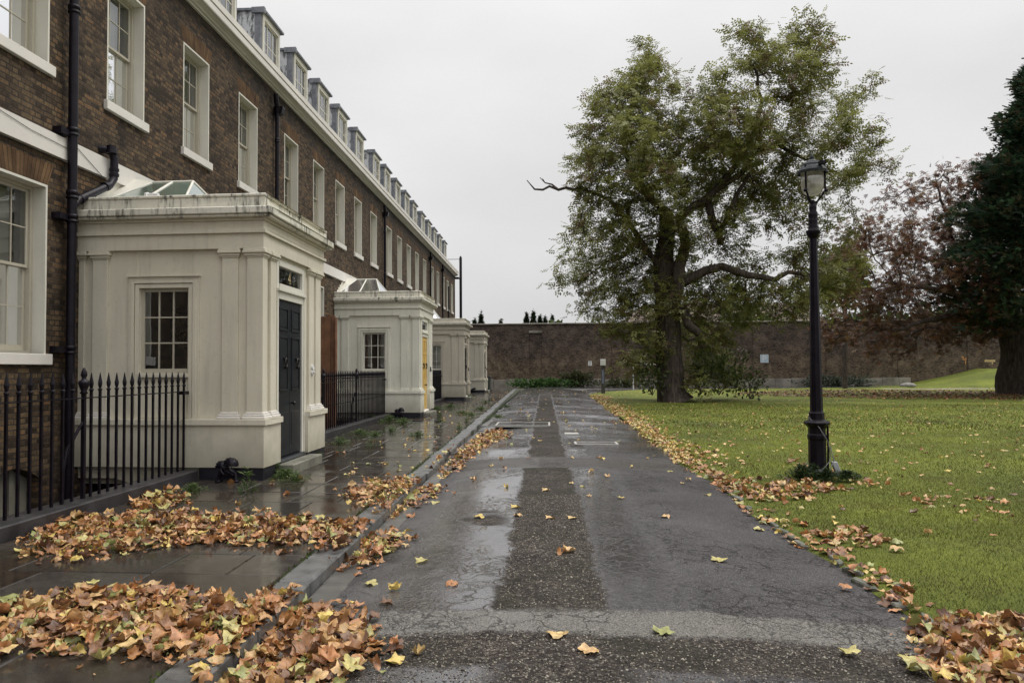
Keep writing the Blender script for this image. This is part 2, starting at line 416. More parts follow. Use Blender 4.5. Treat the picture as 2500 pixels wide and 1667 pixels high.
def gridmesh(name, xs, ys, fz, mat, keep=None, smooth=True):
    nx, ny = len(xs), len(ys)
    V = np.array([(x, y, fz(x, y)) for y in ys for x in xs])
    F = []
    for j in range(ny-1):
        for i in range(nx-1):
            if keep and not keep((xs[i]+xs[i+1])/2, (ys[j]+ys[j+1])/2): continue
            F.append((j*nx+i, j*nx+i+1, (j+1)*nx+i+1, (j+1)*nx+i))
    return np_mesh(name, V, np.array(F), mat, smooth=smooth)
m = simple('bare_earth', (.05, .045, .03), (.09, .08, .05), .95, 1, .5, .02)
# one sheet of earth to the horizon, open where the lightwell goes down
gb = MB()
for x0, x1, y0, y1 in ((-900, -7.35, -300, 1500), (-5.12, 900, -300, 1500), (-7.35, -5.12, 57.4, 1500), (-7.35, -5.12, -300, -3)):
    gb.add([(x0, y0, -.16), (x1, y0, -.16), (x1, y1, -.16), (x0, y1, -.16)], [(0, 1, 2, 3)])
struct(gb.build('ground', m))

# road
m, t, b = newmat('wet_worn_asphalt')
g = N(t, 'ShaderNodeNewGeometry').outputs['Position']; s_ = N(t, 'ShaderNodeSeparateXYZ'); t.links.new(g, s_.inputs[0])
X, Y = s_.outputs[0], s_.outputs[1]
wob = MATH(t, 'MULTIPLY_ADD', noise(t, g, 1.3, 5, .6), .9, -.45); wob2 = MATH(t, 'MULTIPLY_ADD', noise(t, g, 9, 5, .7), .22, -.11)
Xw = MATH(t, 'ADD', MATH(t, 'ADD', X, MATH(t, 'MULTIPLY', wob, .28)), wob2); Yw = MATH(t, 'ADD', MATH(t, 'ADD', Y, MATH(t, 'MULTIPLY', wob, .35)), wob2)
def band(v, lo, hi, soft):
    a_ = N(t, 'ShaderNodeMapRange'); a_.inputs[1].default_value = lo-soft; a_.inputs[2].default_value = lo+soft; t.links.new(v, a_.inputs[0])
    b_ = N(t, 'ShaderNodeMapRange'); b_.inputs[1].default_value = hi-soft; b_.inputs[2].default_value = hi+soft; b_.inputs[3].default_value = 1; b_.inputs[4].default_value = 0
    t.links.new(v, b_.inputs[0]); return MATH(t, 'MULTIPLY', a_.outputs[0], b_.outputs[0])
def mul(*a):
    r = a[0]
    for q in a[1:]: r = MATH(t, 'MULTIPLY', r, q)
    return r
def inv(a): return MATH(t, 'SUBTRACT', 1.0, a, clamp=True)
def mx_(a, b_): return MATH(t, 'MAXIMUM', a, b_)
strip = mul(band(Xw, -.34, .42, .025), band(Yw, 5.02, 12.2, .05))
strip = mx_(strip, mul(band(Xw, -.33, .38, .03), band(Yw, 13.6, 47, .1)))
gap = mul(band(Yw, 12.2, 13.6, .10), band(X, -1.7, 2.6, .1))
bandA = mul(band(Yw, 4.55, 5.02, .035), band(X, -1.5, 3, .05))
grav = band(Yw, 4.05, 4.56, .04)
grav = mx_(grav, mul(band(Yw, 2, 4.1, .04), band(Xw, -.3, .5, .1)))
hole = ramp(t, noise(t, g, .85, 3, .5), [(.60, 0), (.66, 1)])
holes = mul(hole, band(X, -1.6, -.45, .1), band(Y, 4.9, 9, .3))
coarse = mx_(mx_(strip, grav), holes)
patchlines = mx_(band(Yw, 17.5, 18.6, .08), mx_(band(Yw, 26.2, 27.4, .1), mx_(band(Yw, 34, 35.2, .1), band(Yw, 43, 44.5, .1))))
lm = N(t, 'ShaderNodeMapRange'); lm.inputs[1].default_value = -1.55; lm.inputs[2].default_value = -1.0; t.links.new(Xw, lm.inputs[0])
lane = mul(lm.outputs[0], band(X, -1.6, -.1, .05), inv(coarse))          # the wet left wheel track
laneR = mul(band(Xw, .34, .95, .20), inv(coarse), inv(mul(band(Y, 0, 5.6, .6), .7)))
far = N(t, 'ShaderNodeMapRange'); far.inputs[1].default_value = 12.5; far.inputs[2].default_value = 15; t.links.new(Y, far.inputs[0])
pudd = ramp(t, noise(t, pos(t, (1, .55, 1)), 1.2, 6, .65), [(.30, 0), (.42, 1)])
wetm = mul(mx_(mx_(lane, laneR), MATH(t, 'MULTIPLY', far.outputs[0], .9)), inv(coarse), inv(MATH(t, 'MULTIPLY', gap, .8)), mx_(MATH(t, 'MULTIPLY_ADD', pudd, .75, .25), MATH(t, 'MULTIPLY', laneR, .95)), inv(MATH(t, 'MULTIPLY', bandA, .8)))
vor = N(t, 'ShaderNodeTexVoronoi', feature='F1'); vor.inputs['Scale'].default_value = 58; t.links.new(g, vor.inputs[0])
vor2 = N(t, 'ShaderNodeTexVoronoi', feature='F1'); vor2.inputs['Scale'].default_value = 190; t.links.new(g, vor2.inputs[0])
sc_ = N(t, 'ShaderNodeSeparateColor'); t.links.new(vor.outputs['Color'], sc_.inputs[0])
sc2_ = N(t, 'ShaderNodeSeparateColor'); t.links.new(vor2.outputs['Color'], sc2_.inputs[0])
crk = N(t, 'ShaderNodeTexVoronoi', feature='DISTANCE_TO_EDGE'); crk.inputs['Scale'].default_value = 4.2
cw = N(t, 'ShaderNodeVectorMath', operation='ADD'); t.links.new(g, cw.inputs[0])
cn_ = N(t, 'ShaderNodeTexNoise'); cn_.inputs['Scale'].default_value = 4; cn_.inputs['Detail'].default_value = 6; t.links.new(g, cn_.inputs[0])
cs_ = N(t, 'ShaderNodeVectorMath', operation='SCALE'); cs_.inputs['Scale'].default_value = .5; t.links.new(cn_.outputs[1], cs_.inputs[0]); t.links.new(cs_.outputs[0], cw.inputs[1])
t.links.new(cw.outputs[0], crk.inputs[0])
crk2 = N(t, 'ShaderNodeTexVoronoi', feature='DISTANCE_TO_EDGE'); crk2.inputs['Scale'].default_value = 11; t.links.new(cw.outputs[0], crk2.inputs[0])
crack = mul(mx_(ramp(t, crk.outputs[0], [(.0, 1), (.045, 0)]), mul(ramp(t, crk2.outputs[0], [(.0, 1), (.09, 0)]), ramp(t, noise(t, g, 1.1, 4), [(.46, 0), (.54, 1)]))), ramp(t, noise(t, g, .8, 4), [(.40, 0), (.50, 1)]), inv(coarse))
fine = ramp(t, noise(t, g, 80, 5, .85), [(.32, .12), (.5, .9), (.68, 2.8)])
asph = mix(t, ramp(t, noise(t, g, .7, 6, .65), [(.38, 0), (.62, 1)]), (.034, .032, .032), (.082, .078, .078))
asph = mix(t, band(X, -5, -.3, .2), mix(t, .5, asph, (.048, .044, .046)), asph)
asph = mix(t, gap, asph, (.052, .047, .042)); asph = mix(t, bandA, asph, (.125, .118, .106)); asph = mix(t, MATH(t, 'MULTIPLY', patchlines, .6), asph, (.025, .022, .022))
asph = mix(t, 1.0, asph, fine, 'MULTIPLY'); asph = mix(t, MATH(t, 'GREATER_THAN', sc2_.outputs[1], .93), asph, (.15, .14, .13)); asph = mix(t, MATH(t, 'GREATER_THAN', sc2_.outputs[2], .90), asph, (.012, .010, .010))
grc = ramp(t, MATH(t, 'MULTIPLY_ADD', sc_.outputs[0], .5, MATH(t, 'MULTIPLY', sc2_.outputs[0], .5)), [(0, (.008, .006, .005)), (.3, (.026, .019, .016)), (.52, (.050, .038, .031)), (.7, (.10, .082, .066)), (.85, (.24, .21, .17)), (1, (.40, .36, .30))])
grc = mix(t, ramp(t, vor.outputs['Distance'], [(.45, 0), (.8, .7)]), grc, (.022, .016, .013))
grc = mix(t, ramp(t, noise(t, g, 1.3, 5, .65), [(.42, 0), (.66, .75)]), grc, (.030, .028, .018)); grc = mix(t, 1.0, grc, (.85, .88, .92), 'MULTIPLY'); grc = mix(t, 1.0, grc, ramp(t, noise(t, g, 3.1, 5, .6), [(.3, .55), (.7, 1.2)]), 'MULTIPLY')
c = mix(t, coarse, asph, grc)
c = mix(t, MATH(t, 'MULTIPLY', crack, .9), c, (.006, .005, .004))
t.links.new(c, b.inputs['Base Color'])
ro = MATH(t, 'MULTIPLY_ADD', wetm, -.49, .58); ro = MATH(t, 'ADD', ro, MATH(t, 'MULTIPLY', coarse, .25), clamp=True)
t.links.new(ro, b.inputs['Roughness'])
t.links.new(MATH(t, 'MULTIPLY_ADD', wetm, .84, .16), b.inputs['Specular IOR Level'])
b.inputs['IOR'].default_value = 1.5
h = MATH(t, 'ADD', MATH(t, 'MULTIPLY', inv(vor.outputs['Distance']), MATH(t, 'MULTIPLY', coarse, 1.2)), MATH(t, 'MULTIPLY', vor2.outputs['Distance'], MATH(t, 'MULTIPLY_ADD', wetm, -.25, .28)))
h = MATH(t, 'SUBTRACT', h, MATH(t, 'MULTIPLY', crack, .7))
bump(t, b, h, .5, .009)
M['road'] = m
ys = list(np.arange(1.5, 16, .12))+list(np.arange(16, 69.3, .3))
V = []; F = []
NX = 26
for y in ys:
    xl = kerb_out(y)+.02; xr = edge_r(y) if y < 60.3 else 45
    for i in range(NX):
        u = i/(NX-1); x = xl+(xr-xl)*u
        V.append((x, y, road_z(min(x, 3.2), y) if x < 3.4 else -.075+.0*x))
for j in range(len(ys)-1):
    for i in range(NX-1): F.append((j*NX+i, j*NX+i+1, (j+1)*NX+i+1, (j+1)*NX+i))
struct(np_mesh('road', np.array(V), np.array(F), M['road'], smooth=True))

# lawn
m, t, b = newmat('damp_lawn'); p = pos(t)
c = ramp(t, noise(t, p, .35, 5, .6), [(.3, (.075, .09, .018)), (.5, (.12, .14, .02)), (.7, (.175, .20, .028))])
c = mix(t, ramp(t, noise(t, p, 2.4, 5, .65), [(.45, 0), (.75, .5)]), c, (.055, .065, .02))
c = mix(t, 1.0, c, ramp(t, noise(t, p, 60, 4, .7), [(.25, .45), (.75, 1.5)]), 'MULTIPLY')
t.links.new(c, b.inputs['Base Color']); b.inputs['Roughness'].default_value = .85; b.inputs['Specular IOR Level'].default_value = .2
bump(t, b, noise(t, p, 45, 5, .7), .9, .03); M['lawn'] = m
ys = list(np.arange(1.0, 16, .35))+list(np.arange(16, 68.9, .6))
V = []; F = []; NX = 60
for y in ys:
    xl = max(edge_r(y), 2.3) if y < 60.4 else (29.5 if y < 69.5 else 29.5)
    if y >= 60.4: xl = 29.0+max(0, 62.5-y)*2
    for i in range(NX):
        u = (i/(NX-1))**1.5; x = xl+(60-xl)*u; V.append((x, y, lawn_z(x, y)+(0 if i else -.03)))
for j in range(len(ys)-1):
    for i in range(NX-1): F.append((j*NX+i, j*NX+i+1, (j+1)*NX+i+1, (j+1)*NX+i))
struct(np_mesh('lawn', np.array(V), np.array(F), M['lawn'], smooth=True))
# pale gravel path crossing behind the lawn
path = gridmesh('gravel_path', list(np.arange(25, 60, 1.)), [57.6, 58.0, 58.5, 58.9], lambda x, y: lawn_z(x, y)+.03-(.05 if y < 57.7 or y > 58.8 or x < 25.5 else 0), simple('pinkish_gravel', (.18, .14, .12), (.27, .22, .19), .9, 3, .4))
struct(path)

# pavement of flagstones
pb = MB()
vcol = []
def slab(x0, x1, y0, y1, zt, zb, jit=.004, g=.006):
    zs = [zt+random.uniform(-jit, jit) for _ in range(4)]
    b0 = len(pb.v)
    x0 += g; x1 -= g; y0 += g; y1 -= g; e = .009
    P = [(x0, y0, zb), (x1, y0, zb), (x1, y1, zb), (x0, y1, zb)]
    Q = [(x0, y0, zs[0]-e), (x1, y0, zs[1]-e), (x1, y1, zs[2]-e), (x0, y1, zs[3]-e)]
    T = [(x0+e, y0+e, zs[0]), (x1-e, y0+e, zs[1]), (x1-e, y1-e, zs[2]), (x0+e, y1-e, zs[3])]
    pb.add(P+Q+T, [(8, 9, 10, 11)]+[(k, (k+1) % 4, 4+(k+1) % 4, 4+k) for k in range(4)]+[(4+k, 4+(k+1) % 4, 8+(k+1) % 4, 8+k) for k in range(4)])
    k = random.uniform(.7, 1.3); h_ = random.random()
    c = np.array((.040, .030, .022))*k*(1-h_)+np.array((.046, .041, .036))*k*h_
    vcol.extend([c]*12)
y = 1.2
while y < 66:
    d = random.choice([.62, .7, .78, .86]); x = -5.06 if y < 57 else -9.0
    xe = kerb_out(y)-.265
    while x < xe-.05:
        w = random.choice([.6, .75, .9, 1.05, 1.2])
        if xe-x-w < .3: w = xe-x
        slab(x, min(x+w, xe), y, y+d, 0, -.12); x += w
    y += d
pm = pb.build('pavement', M['flag'])
a = pm.data.color_attributes.new('Col', 'FLOAT_COLOR', 'POINT'); c4 = np.ones((len(vcol), 4)); c4[:, :3] = np.array(vcol); a.data.foreach_set('color', c4.ravel())
struct(pm)
jb = MB().box(-5.06, -1.9, 1.2, 57.4, -.14, -.014); struct(jb.build('paving_bed', M['joint']))
kb = MB(); y = 1.0
while y < 60:
    L = random.uniform(.75, 1.05); xo = kerb_out(y)+random.uniform(-.012, .012); z1 = random.uniform(-.012, .008); xo += random.uniform(-.02, .02)*(y > 9)
    kb.box(xo-.26, xo, y+.006, y+L-.006, -.15, z1); y += L
struct(kb.build('kerb', M['kerb'], bevel=.014))
cb_ = MB(); y = 1.0
while y < 60:
    L = random.uniform(.8, 1.1); xo = kerb_out(y)+.008
    cb_.box(xo, xo+.21, y+.005, y+L-.005, -.15, road_z(xo+.2, y)+.004+random.uniform(0, .004)); y += L
struct(cb_.build('channel', simple('wet_concrete_channel', (.06, .058, .052), (.11, .105, .095), .35, 4, .4, .003), bevel=.004))

# ------------------------------------------------------------------ terrace
XF = -6.976
ZC = 8.86
UP = [1.1, 3.6, 6.1, 8.66, 11.15, 13.65, 16.26, 19.25, 21.74, 24.15, 26.6, 29.15, 32.2, 34.6, 37.05, 39.5, 42.07, 45.07, 47.5, 50.15, 52.45, 54.85]
PORCH = [10.47, 24.05, 37.34, 49.77]
WW = 1.11
DORM = [14.75, 17.5, 19.8, 22.0, 24.2, 26.6, 29.4, 31.55, 33.9, 36.25, 38.5, 41.2, 43.6, 45.95, 48.35, 50.75]
def near_porch(y):
    return any(p-1.3 < y < p+2.2 for p in PORCH)
def facade_panels(mb, y0, y1, z0, z1, openings, x0, x1):
    ops = sorted([o for o in openings if y0 <= o[0] < y1])
    zb = sorted({z0, z1} | {o[2] for o in ops} | {o[3] for o in ops})
    for a_, c_ in zip(zb[:-1], zb[1:]):
        y = y0
        for oy0, oy1, oz0, oz1 in ops:
            if oz0 <= a_ and oz1 >= c_:
                mb.box(x0, x1, y, oy0, a_, c_); y = oy1
        mb.box(x0, x1, y, y1, a_, c_)
def sash_window(house, y0, z0, z1, gf=False, curtain=0):
    """window > frame pieces; y0 = near jamb"""
    y1 = y0+WW; rd = .20
    f = MB()
    t_ = .035                                       # painted reveal
    f.box(XF-rd, XF+.006, y0, y0+t_, z0, z1); f.box(XF-rd, XF+.006, y1-t_, y1, z0, z1); f.box(XF-rd, XF+.006, y0+t_, y1-t_, z1-t_, z1)
    w = f.build('window', M['white'], house)
    # box frame
    b_ = MB(); xo = XF-rd
    ya, yb, zb_, zt = y0+t_, y1-t_, z0, z1-t_
    b_.box(xo-.13, xo+.02, ya, ya+.06, zb_, zt); b_.box(xo-.13, xo+.02, yb-.06, yb, zb_, zt)
    b_.box(xo-.13, xo+.02, ya+.06, yb-.06, zt-.05, zt); b_.box(xo-.13, xo+.03, ya+.06, yb-.06, zb_, zb_+.05)
    b_.build('frame', M['sash'], w)
    zm = zb_+(zt-zb_)*.52
    for name, xs_, za, zc in (('upper_sash', xo-.045, zm-.02, zt-.05), ('lower_sash', xo-.085, zb_+.05, zm+.02)):
        s = MB(); a_, c_ = ya+.06, yb-.06; d = .035
        s.box(xs_, xs_+d, a_, a_+.045, za, zc); s.box(xs_, xs_+d, c_-.045, c_, za, zc)
        s.box(xs_, xs_+d, a_+.045, c_-.045, zc-.04, zc); s.box(xs_, xs_+d, a_+.045, c_-.045, za, za+(.075 if 'low' in name else .04))
        for k in (1, 2):
            yy = a_+.045+(c_-a_-.09)*k/3; s.box(xs_+.006, xs_+d-.004, yy-.009, yy+.009, za+.04, zc-.04)
        zz = (za+zc)/2+.01; s.box(xs_+.008, xs_+d-.006, a_+.045, c_-.045, zz-.008, zz+.008)
        s.build(name, M['sash'], w)
        g_ = MB(); xg = xs_+.018; g_.add([(xg, a_+.03, za+.02), (xg, c_-.03, za+.02), (xg, c_-.03, zc-.02), (xg, a_+.03, zc-.02)], [(0, 1, 2, 3)])
        g_.build('pane', M['glass'], w)
    # curtain or shutter in the room
    cu = MB(); n = 36; xc = xo-.26; vs = []
    if gf:
        cu.box(xc-.05, xc-.02, ya+.02, ya+.30, zb_, zt-.1); cu.box(xc-.02, xc+.0, yb-.42, yb-.06, zb_, zt-.05)
        cu.box(xc+.0, xc+.012, yb-.37, yb-.12, zb_+.2, zb_+1.0); cu.box(xc+.0, xc+.012, yb-.37, yb-.12, zb_+1.15, zb_+2.0)
        cu.build('shutter', M['shutter'], w)
    else:
        cover = [(0, .36), (.62, 1)] if curtain == 0 else ([(0, .9)] if curtain == 1 else [(0, .28), (.45, 1)])
        for a0, a1 in cover:
            k0 = len(cu.v); vs = []
            for i in range(n+1):
                u = a0+(a1-a0)*i/n; vs.append((xc+.02*math.sin(i*1.9), ya+(yb-ya)*u, zb_)); vs.append((xc+.02*math.sin(i*1.9), ya+(yb-ya)*u, zt))
            cu.add(vs, [(2*i, 2*i+2, 2*i+3, 2*i+1) for i in range(n)], True)
        cu.build('curtain', M['curtain'], w)
    rm = MB(); rm.add([(xc-.9, y0-.3, z0-.3), (xc-.9, y1+.3, z0-.3), (xc-.9, y1+.3, z1+.3), (xc-.9, y0-.3, z1+.3), (XF-.36, y0-.3, z0-.3), (XF-.36, y1+.3, z0-.3), (XF-.36, y1+.3, z1+.3), (XF-.36, y0-.3, z1+.3)],
                      [(0, 1, 2, 3), (0, 4, 5, 1), (1, 5, 6, 2), (2, 6, 7, 3), (3, 7, 4, 0)])
    rm.build('room_lining', M['room'], w)
    sl_ = MB(); sl_.box(XF-rd+.03, XF+.065, y0-.07, y1+.07, z0-.15, z0)
    sl_.build('sill', M['stone'], w, bevel=.006)
    # flat arch, a splayed panel of rubbed brick 4 mm proud of the wall
    hgt = .32; sp = .13
    ar = MB(); x = XF+.004
    ar.add([(x, y0+.0, z1+.002), (x, y1, z1+.002), (x, y1+sp, z1+hgt), (x, y0-sp, z1+hgt)], [(0, 1, 2, 3)])
    o = ar.build('brick_arch', M['arch'], w)
    cy_ = (y0+y1)/2
    me = o.data                                   # put the object's own origin at the arch so its bricks fan round it
    R0 = ORG[house.name]
    for v in me.vertices: v.co.y -= cy_-R0[1]; v.co.z -= z1
    o.location = (0, cy_-R0[1], z1)
    return w
def dormer(house, y0, idx):
    y1 = y0+1.33; xf = -6.95; zb, zt = 9.1, 10.55
    d = MB(); xb = -9.2
    d.box(xb, xf-.16, y0, y0+.05, zb, zt-.04); d.box(xb, xf-.16, y1-.05, y1, zb, zt-.04); d.box(xb, xf-.2, y0+.05, y1-.05, zt-.09, zt-.045)
    dd = d.build('dormer', M['peel'], house)
    for p_, q_ in ((y0-.012, y0+.09), (y1-.09, y1+.012)): MB().box(xf-.16, xf-.0, p_, q_, zb, zt-.05).build('lead_corner', M['lead'], dd, bevel=.01)
    r_ = MB(); r_.extrude_y([(xb, zt-.03), (xf+.10, zt-.05), (xf+.10, zt+.015), (xb, zt+.06)], y0-.05, y1+.05)
    r_.build('lead_roof', M['lead'], dd, bevel=.008)
    r2 = MB(); r2.box(xf-.22, xf+.11, y0-.06, y0+.05, zt-.11, zt+.03); r2.build('lead_flap', M['lead'], dd)
    f = MB(); a_, c_ = y0+.09, y1-.09
    f.box(xf-.10, xf+.03, a_, a_+.09, zb, zt-.05); f.box(xf-.10, xf+.03, c_-.09, c_, zb, zt-.05); f.box(xf-.10, xf+.028, a_+.09, c_-.09, zt-.19, zt-.05); f.box(xf-.10, xf+.03, a_+.09, c_-.09, zb+.06, zb+.2)
    f.build('frame', M['white'], dd)
    s = MB(); p, q, za, zc = a_+.09, c_-.09, zb+.2, zt-.19
    xs_ = xf-.05
    s.box(xs_, xs_+.03, p, p+.035, za, zc); s.box(xs_, xs_+.03, q-.035, q, za, zc); s.box(xs_, xs_+.03, p+.035, q-.035, zc-.035, zc); s.box(xs_, xs_+.03, p+.035, q-.035, za, za+.05)
    for k in (1, 2):
        yy = p+(q-p)*k/3; s.box(xs_+.004, xs_+.028, yy-.012, yy+.012, za+.04, zc-.03)
    s.box(xs_+.006, xs_+.026, p+.03, q-.03, (za+zc)/2-.012, (za+zc)/2+.012)
    s.build('sash', M['white'], dd)
    g_ = MB(); xg = xs_+.015; g_.add([(xg, p, za), (xg, q, za), (xg, q, zc), (xg, p, zc)], [(0, 1, 2, 3)]); g_.build('pane', M['glass'], dd)
    c_ = MB(); xg = xs_-.35; c_.add([(xg, p-.1, za-.1), (xg, q+.1, za-.1), (xg, q+.1, zc+.1), (xg, p-.1, zc+.1)], [(0, 1, 2, 3)]); c_.build('blind', M['curtain'], dd)
def hopper_pipe(house, y, ztop=8.62, zbot=-2.4, x=None, neck=True):
    x = x or XF+.10; r = .052
    p = MB()
    p.tube([(x, y, zbot), (x, y, ztop-.42)], r, 12)
    for z in np.arange(zbot+.8, ztop-.5, 1.83): p.lathe(x, y, [(r+.001, z-.06), (r+.016, z-.05), (r+.016, z-.02), (r+.008, z-.01), (r+.016, z), (r+.016, z+.05), (r+.001, z+.06)], 12)
    if neck:
        zc = ztop-.42
        p.tube([(x, y, zc), (x, y, zc+.1), (x+.02, y-.06, zc+.2), (x+.03, y-.16, zc+.32), (x+.03, y-.18, zc+.5)], [r, r+.01, r+.012, r+.012, r+.01], 12)
        p.extrude_y([(x-.09, zc+.02), (x+.12, zc+.06), (x+.15, zc+.2), (x+.15, zc+.24), (x-.09, zc+.24)], y-.02, y+.17)
    return p.build('drainpipe', M['iron'], house)
HOUSES = [(-3.0, 18.6, 'nearest brick terrace house, its cream porch has a dark double door numbered 4'),
          (18.6, 31.5, 'second brick terrace house along, the one behind the porch with the yellow door'),
          (31.5, 44.4, 'third brick terrace house along, behind the greyish porch with a curtained window'),
          (44.4, 57.4, 'farthest brick terrace house, at the end of the row beside the black flue')]
di = 0
for hi, (h0, h1, lab) in enumerate(HOUSES):
    H = thing('terrace_house', lab, 'house', (XF, h0, 0), 'brown brick terrace houses')
    ops = []
    wins = [y for y in UP if h0 <= y < h1]
    for y in wins:
        ops.append((y, y+WW, 5.93, 8.01))
        if not near_porch(y): ops.append((y, y+WW, 1.84, 4.22))
    allops = ops+([(8.62, 9.72, -1.6, .02)] if hi == 0 else [])
    wb = MB()
    facade_panels(wb, h0, h1, 5.93-.15, ZC, [o for o in ops if o[2] > 5], XF-.36, XF)
    wb.box(XF-.36, XF, h0, h1, 4.22, 5.78)
    facade_panels(wb, h0, h1, .8, 4.22, [o for o in ops if o[2] < 5], XF-.36, XF)
    if hi == 0:
        # arched basement opening
        wb.box(XF-.36, XF, h0, 8.6, -2.7, .8); wb.box(XF-.36, XF, 9.7, h1, -2.7, .8)
        arc = [(9.7, .8), (8.6, .8)]
        prev = None
        for k in range(9):
            yy = 8.6+1.1*k/8; zz = .12+.2*math.sin(PI*k/8)
            if prev: wb.add([(XF, prev[0], prev[1]), (XF, yy, zz), (XF, yy, .8), (XF, prev[0], .8), (XF-.3, prev[0], prev[1]), (XF-.3, yy, zz)], [(0, 1, 2, 3), (0, 4, 5, 1)])
            prev = (yy, zz)
    else: wb.box(XF-.36, XF, h0, h1, -2.7, .8)
    wall = wb.build('brick_wall', M['brick'], H)
    if hi == 0:
        bw = MB(); bw.box(XF-.26, XF-.2, 8.6, 9.7, -1.7, .34); bw.box(XF-.2, XF-.15, 8.6, 8.75, -1.7, .34); bw.box(XF-.2, XF-.15, 9.3, 9.38, -1.7, .34); bw.box(XF-.2, XF-.15, 8.75, 9.7, -1.2, -1.1)
        bw.box(XF-.1, XF+.06, 8.55, 9.75, -1.85, -1.7)
        bw.build('basement_window', simple('dirty_cream_paint', (.16, .15, .12), (.24, .23, .18), .7, 3, .2), H)
    if hi == 3:
        e = MB(); e.box(-15, XF-.36, h1-.3, h1-.002, -2.7, 8.86); e.add([(-15, h1-.05, 8.86), (XF-.36, h1-.05, 8.86), (-10.5, h1-.05, 11.6)], [(0, 1, 2)])
        e.build('gable_wall', M['end_brick'], H)
    # string course with soft lower edge
    sc = MB(); sc.box(XF, XF+.075, h0, h1, 4.66, 4.97); sc.build('string_course', M['stone'], H)
    # cornice and parapet
    co = MB()
    co.extrude_y([(XF-.3, ZC), (XF+.05, ZC), (XF+.06, ZC+.03), (XF+.10, ZC+.035), (XF+.13, ZC+.06), (XF+.20, ZC+.085), (XF+.26, ZC+.09), (XF+.27, ZC+.11), (XF+.27, ZC+.235), (XF+.245, ZC+.235), (XF+.245, ZC+.262), (XF+.285, ZC+.262), (XF+.285, ZC+.40), (XF-.3, ZC+.42)], h0, h1)
    co.build('cornice', M['stone'], H)
    rf = MB(); rf.extrude_y([(-7.1, 9.22), (-10.5, 11.75), (-15, 8.9), (-7.2, 8.9)], h0, h1-.02); rf.build('roof', M['slate'], H)
    for i, y in enumerate(wins):
        sash_window(H, y, 5.93, 8.01, False, [0, 2, 0, 1, 2][i % 5])
        if not near_porch(y): sash_window(H, y, 1.84, 4.22, True)
    for y in DORM:
        if h0 <= y < h1: dormer(H, y, di); di += 1
    if hi == 0:
        x, y, r = -6.84, 10.12, .066
        p = MB(); p.tube([(x, y, -2.5), (x, y, 8.8)], r, 16)
        for z in (-.3, 1.91, 3.82, 4.17, 5.09, 6.9, 8.4):
            p.lathe(x, y, [(r, z-.07), (r+.02, z-.06), (r+.02, z-.035), (r+.008, z-.03), (r+.008, z-.005), (r+.02, z), (r+.02, z+.05), (r, z+.06)], 16)
        for z in (1.91, 3.82, 5.05): p.box(XF, x, y-.26, y-.02, z-.045, z+.045)
        p.tube([(x, y, -2.5), (x, y, -2.0)], r+.03, 12)
        p.tube([(x, y, 3.98), (x+.01, y+.12, 4.12), (x+.02, 11.0, 4.52), (x+.02, 11.12, 4.66), (x+.02, 11.13, 4.98), (x+.0, 11.10, 5.07), (x-.06, 11.02, 5.10), (XF-.05, 10.98, 5.10)], .062, 14)
        for q, d_ in (((x+.01, y+.17, 4.14), (0, .87, .4)), ((x+.02, 10.93, 4.49), (0, .87, .4)), ((x+.02, 10.89, 4.475), (0, .87, .4)), ((x+.02, 11.13, 4.80), (0, 0, 1)), ((x+.02, 11.13, 4.72), (0, 0, 1))):
            q = Vector(q); d_ = Vector(d_).normalized()*.022; p.tube([q-d_, q+d_], .074, 14)
        p.tube([(x+.02, 11.05, 5.04), (x+.02, 11.05, 5.16)], [.085, .075], 14)
        p.build('soil_pipe', M['iron'], H)
        wr = MB(); wr.tube([(XF+.085, 8.0, 5.02), (XF+.085, 9.3, 4.86), (XF+.085, 10.2, 4.83)], .004, 4); wr.tube([(XF+.085, 10.2, 4.95), (XF+.085, 11.0, 4.62)], .004, 4)
        wr.build('cable', M['iron'], H)
        hopper_pipe(H, 18.45)
    if hi == 1: hopper_pipe(H, 31.4)
    if hi == 2: hopper_pipe(H, 44.25)
    if hi == 3: hopper_pipe(H, 49.6); hopper_pipe(H, 52.75, 8.0, -2.4, None, False)
# lightwell walls and floor
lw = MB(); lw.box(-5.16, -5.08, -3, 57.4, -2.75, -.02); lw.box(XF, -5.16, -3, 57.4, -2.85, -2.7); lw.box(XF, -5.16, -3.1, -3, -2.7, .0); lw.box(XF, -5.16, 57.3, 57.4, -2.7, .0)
struct(lw.build('lightwell', M['blank']))

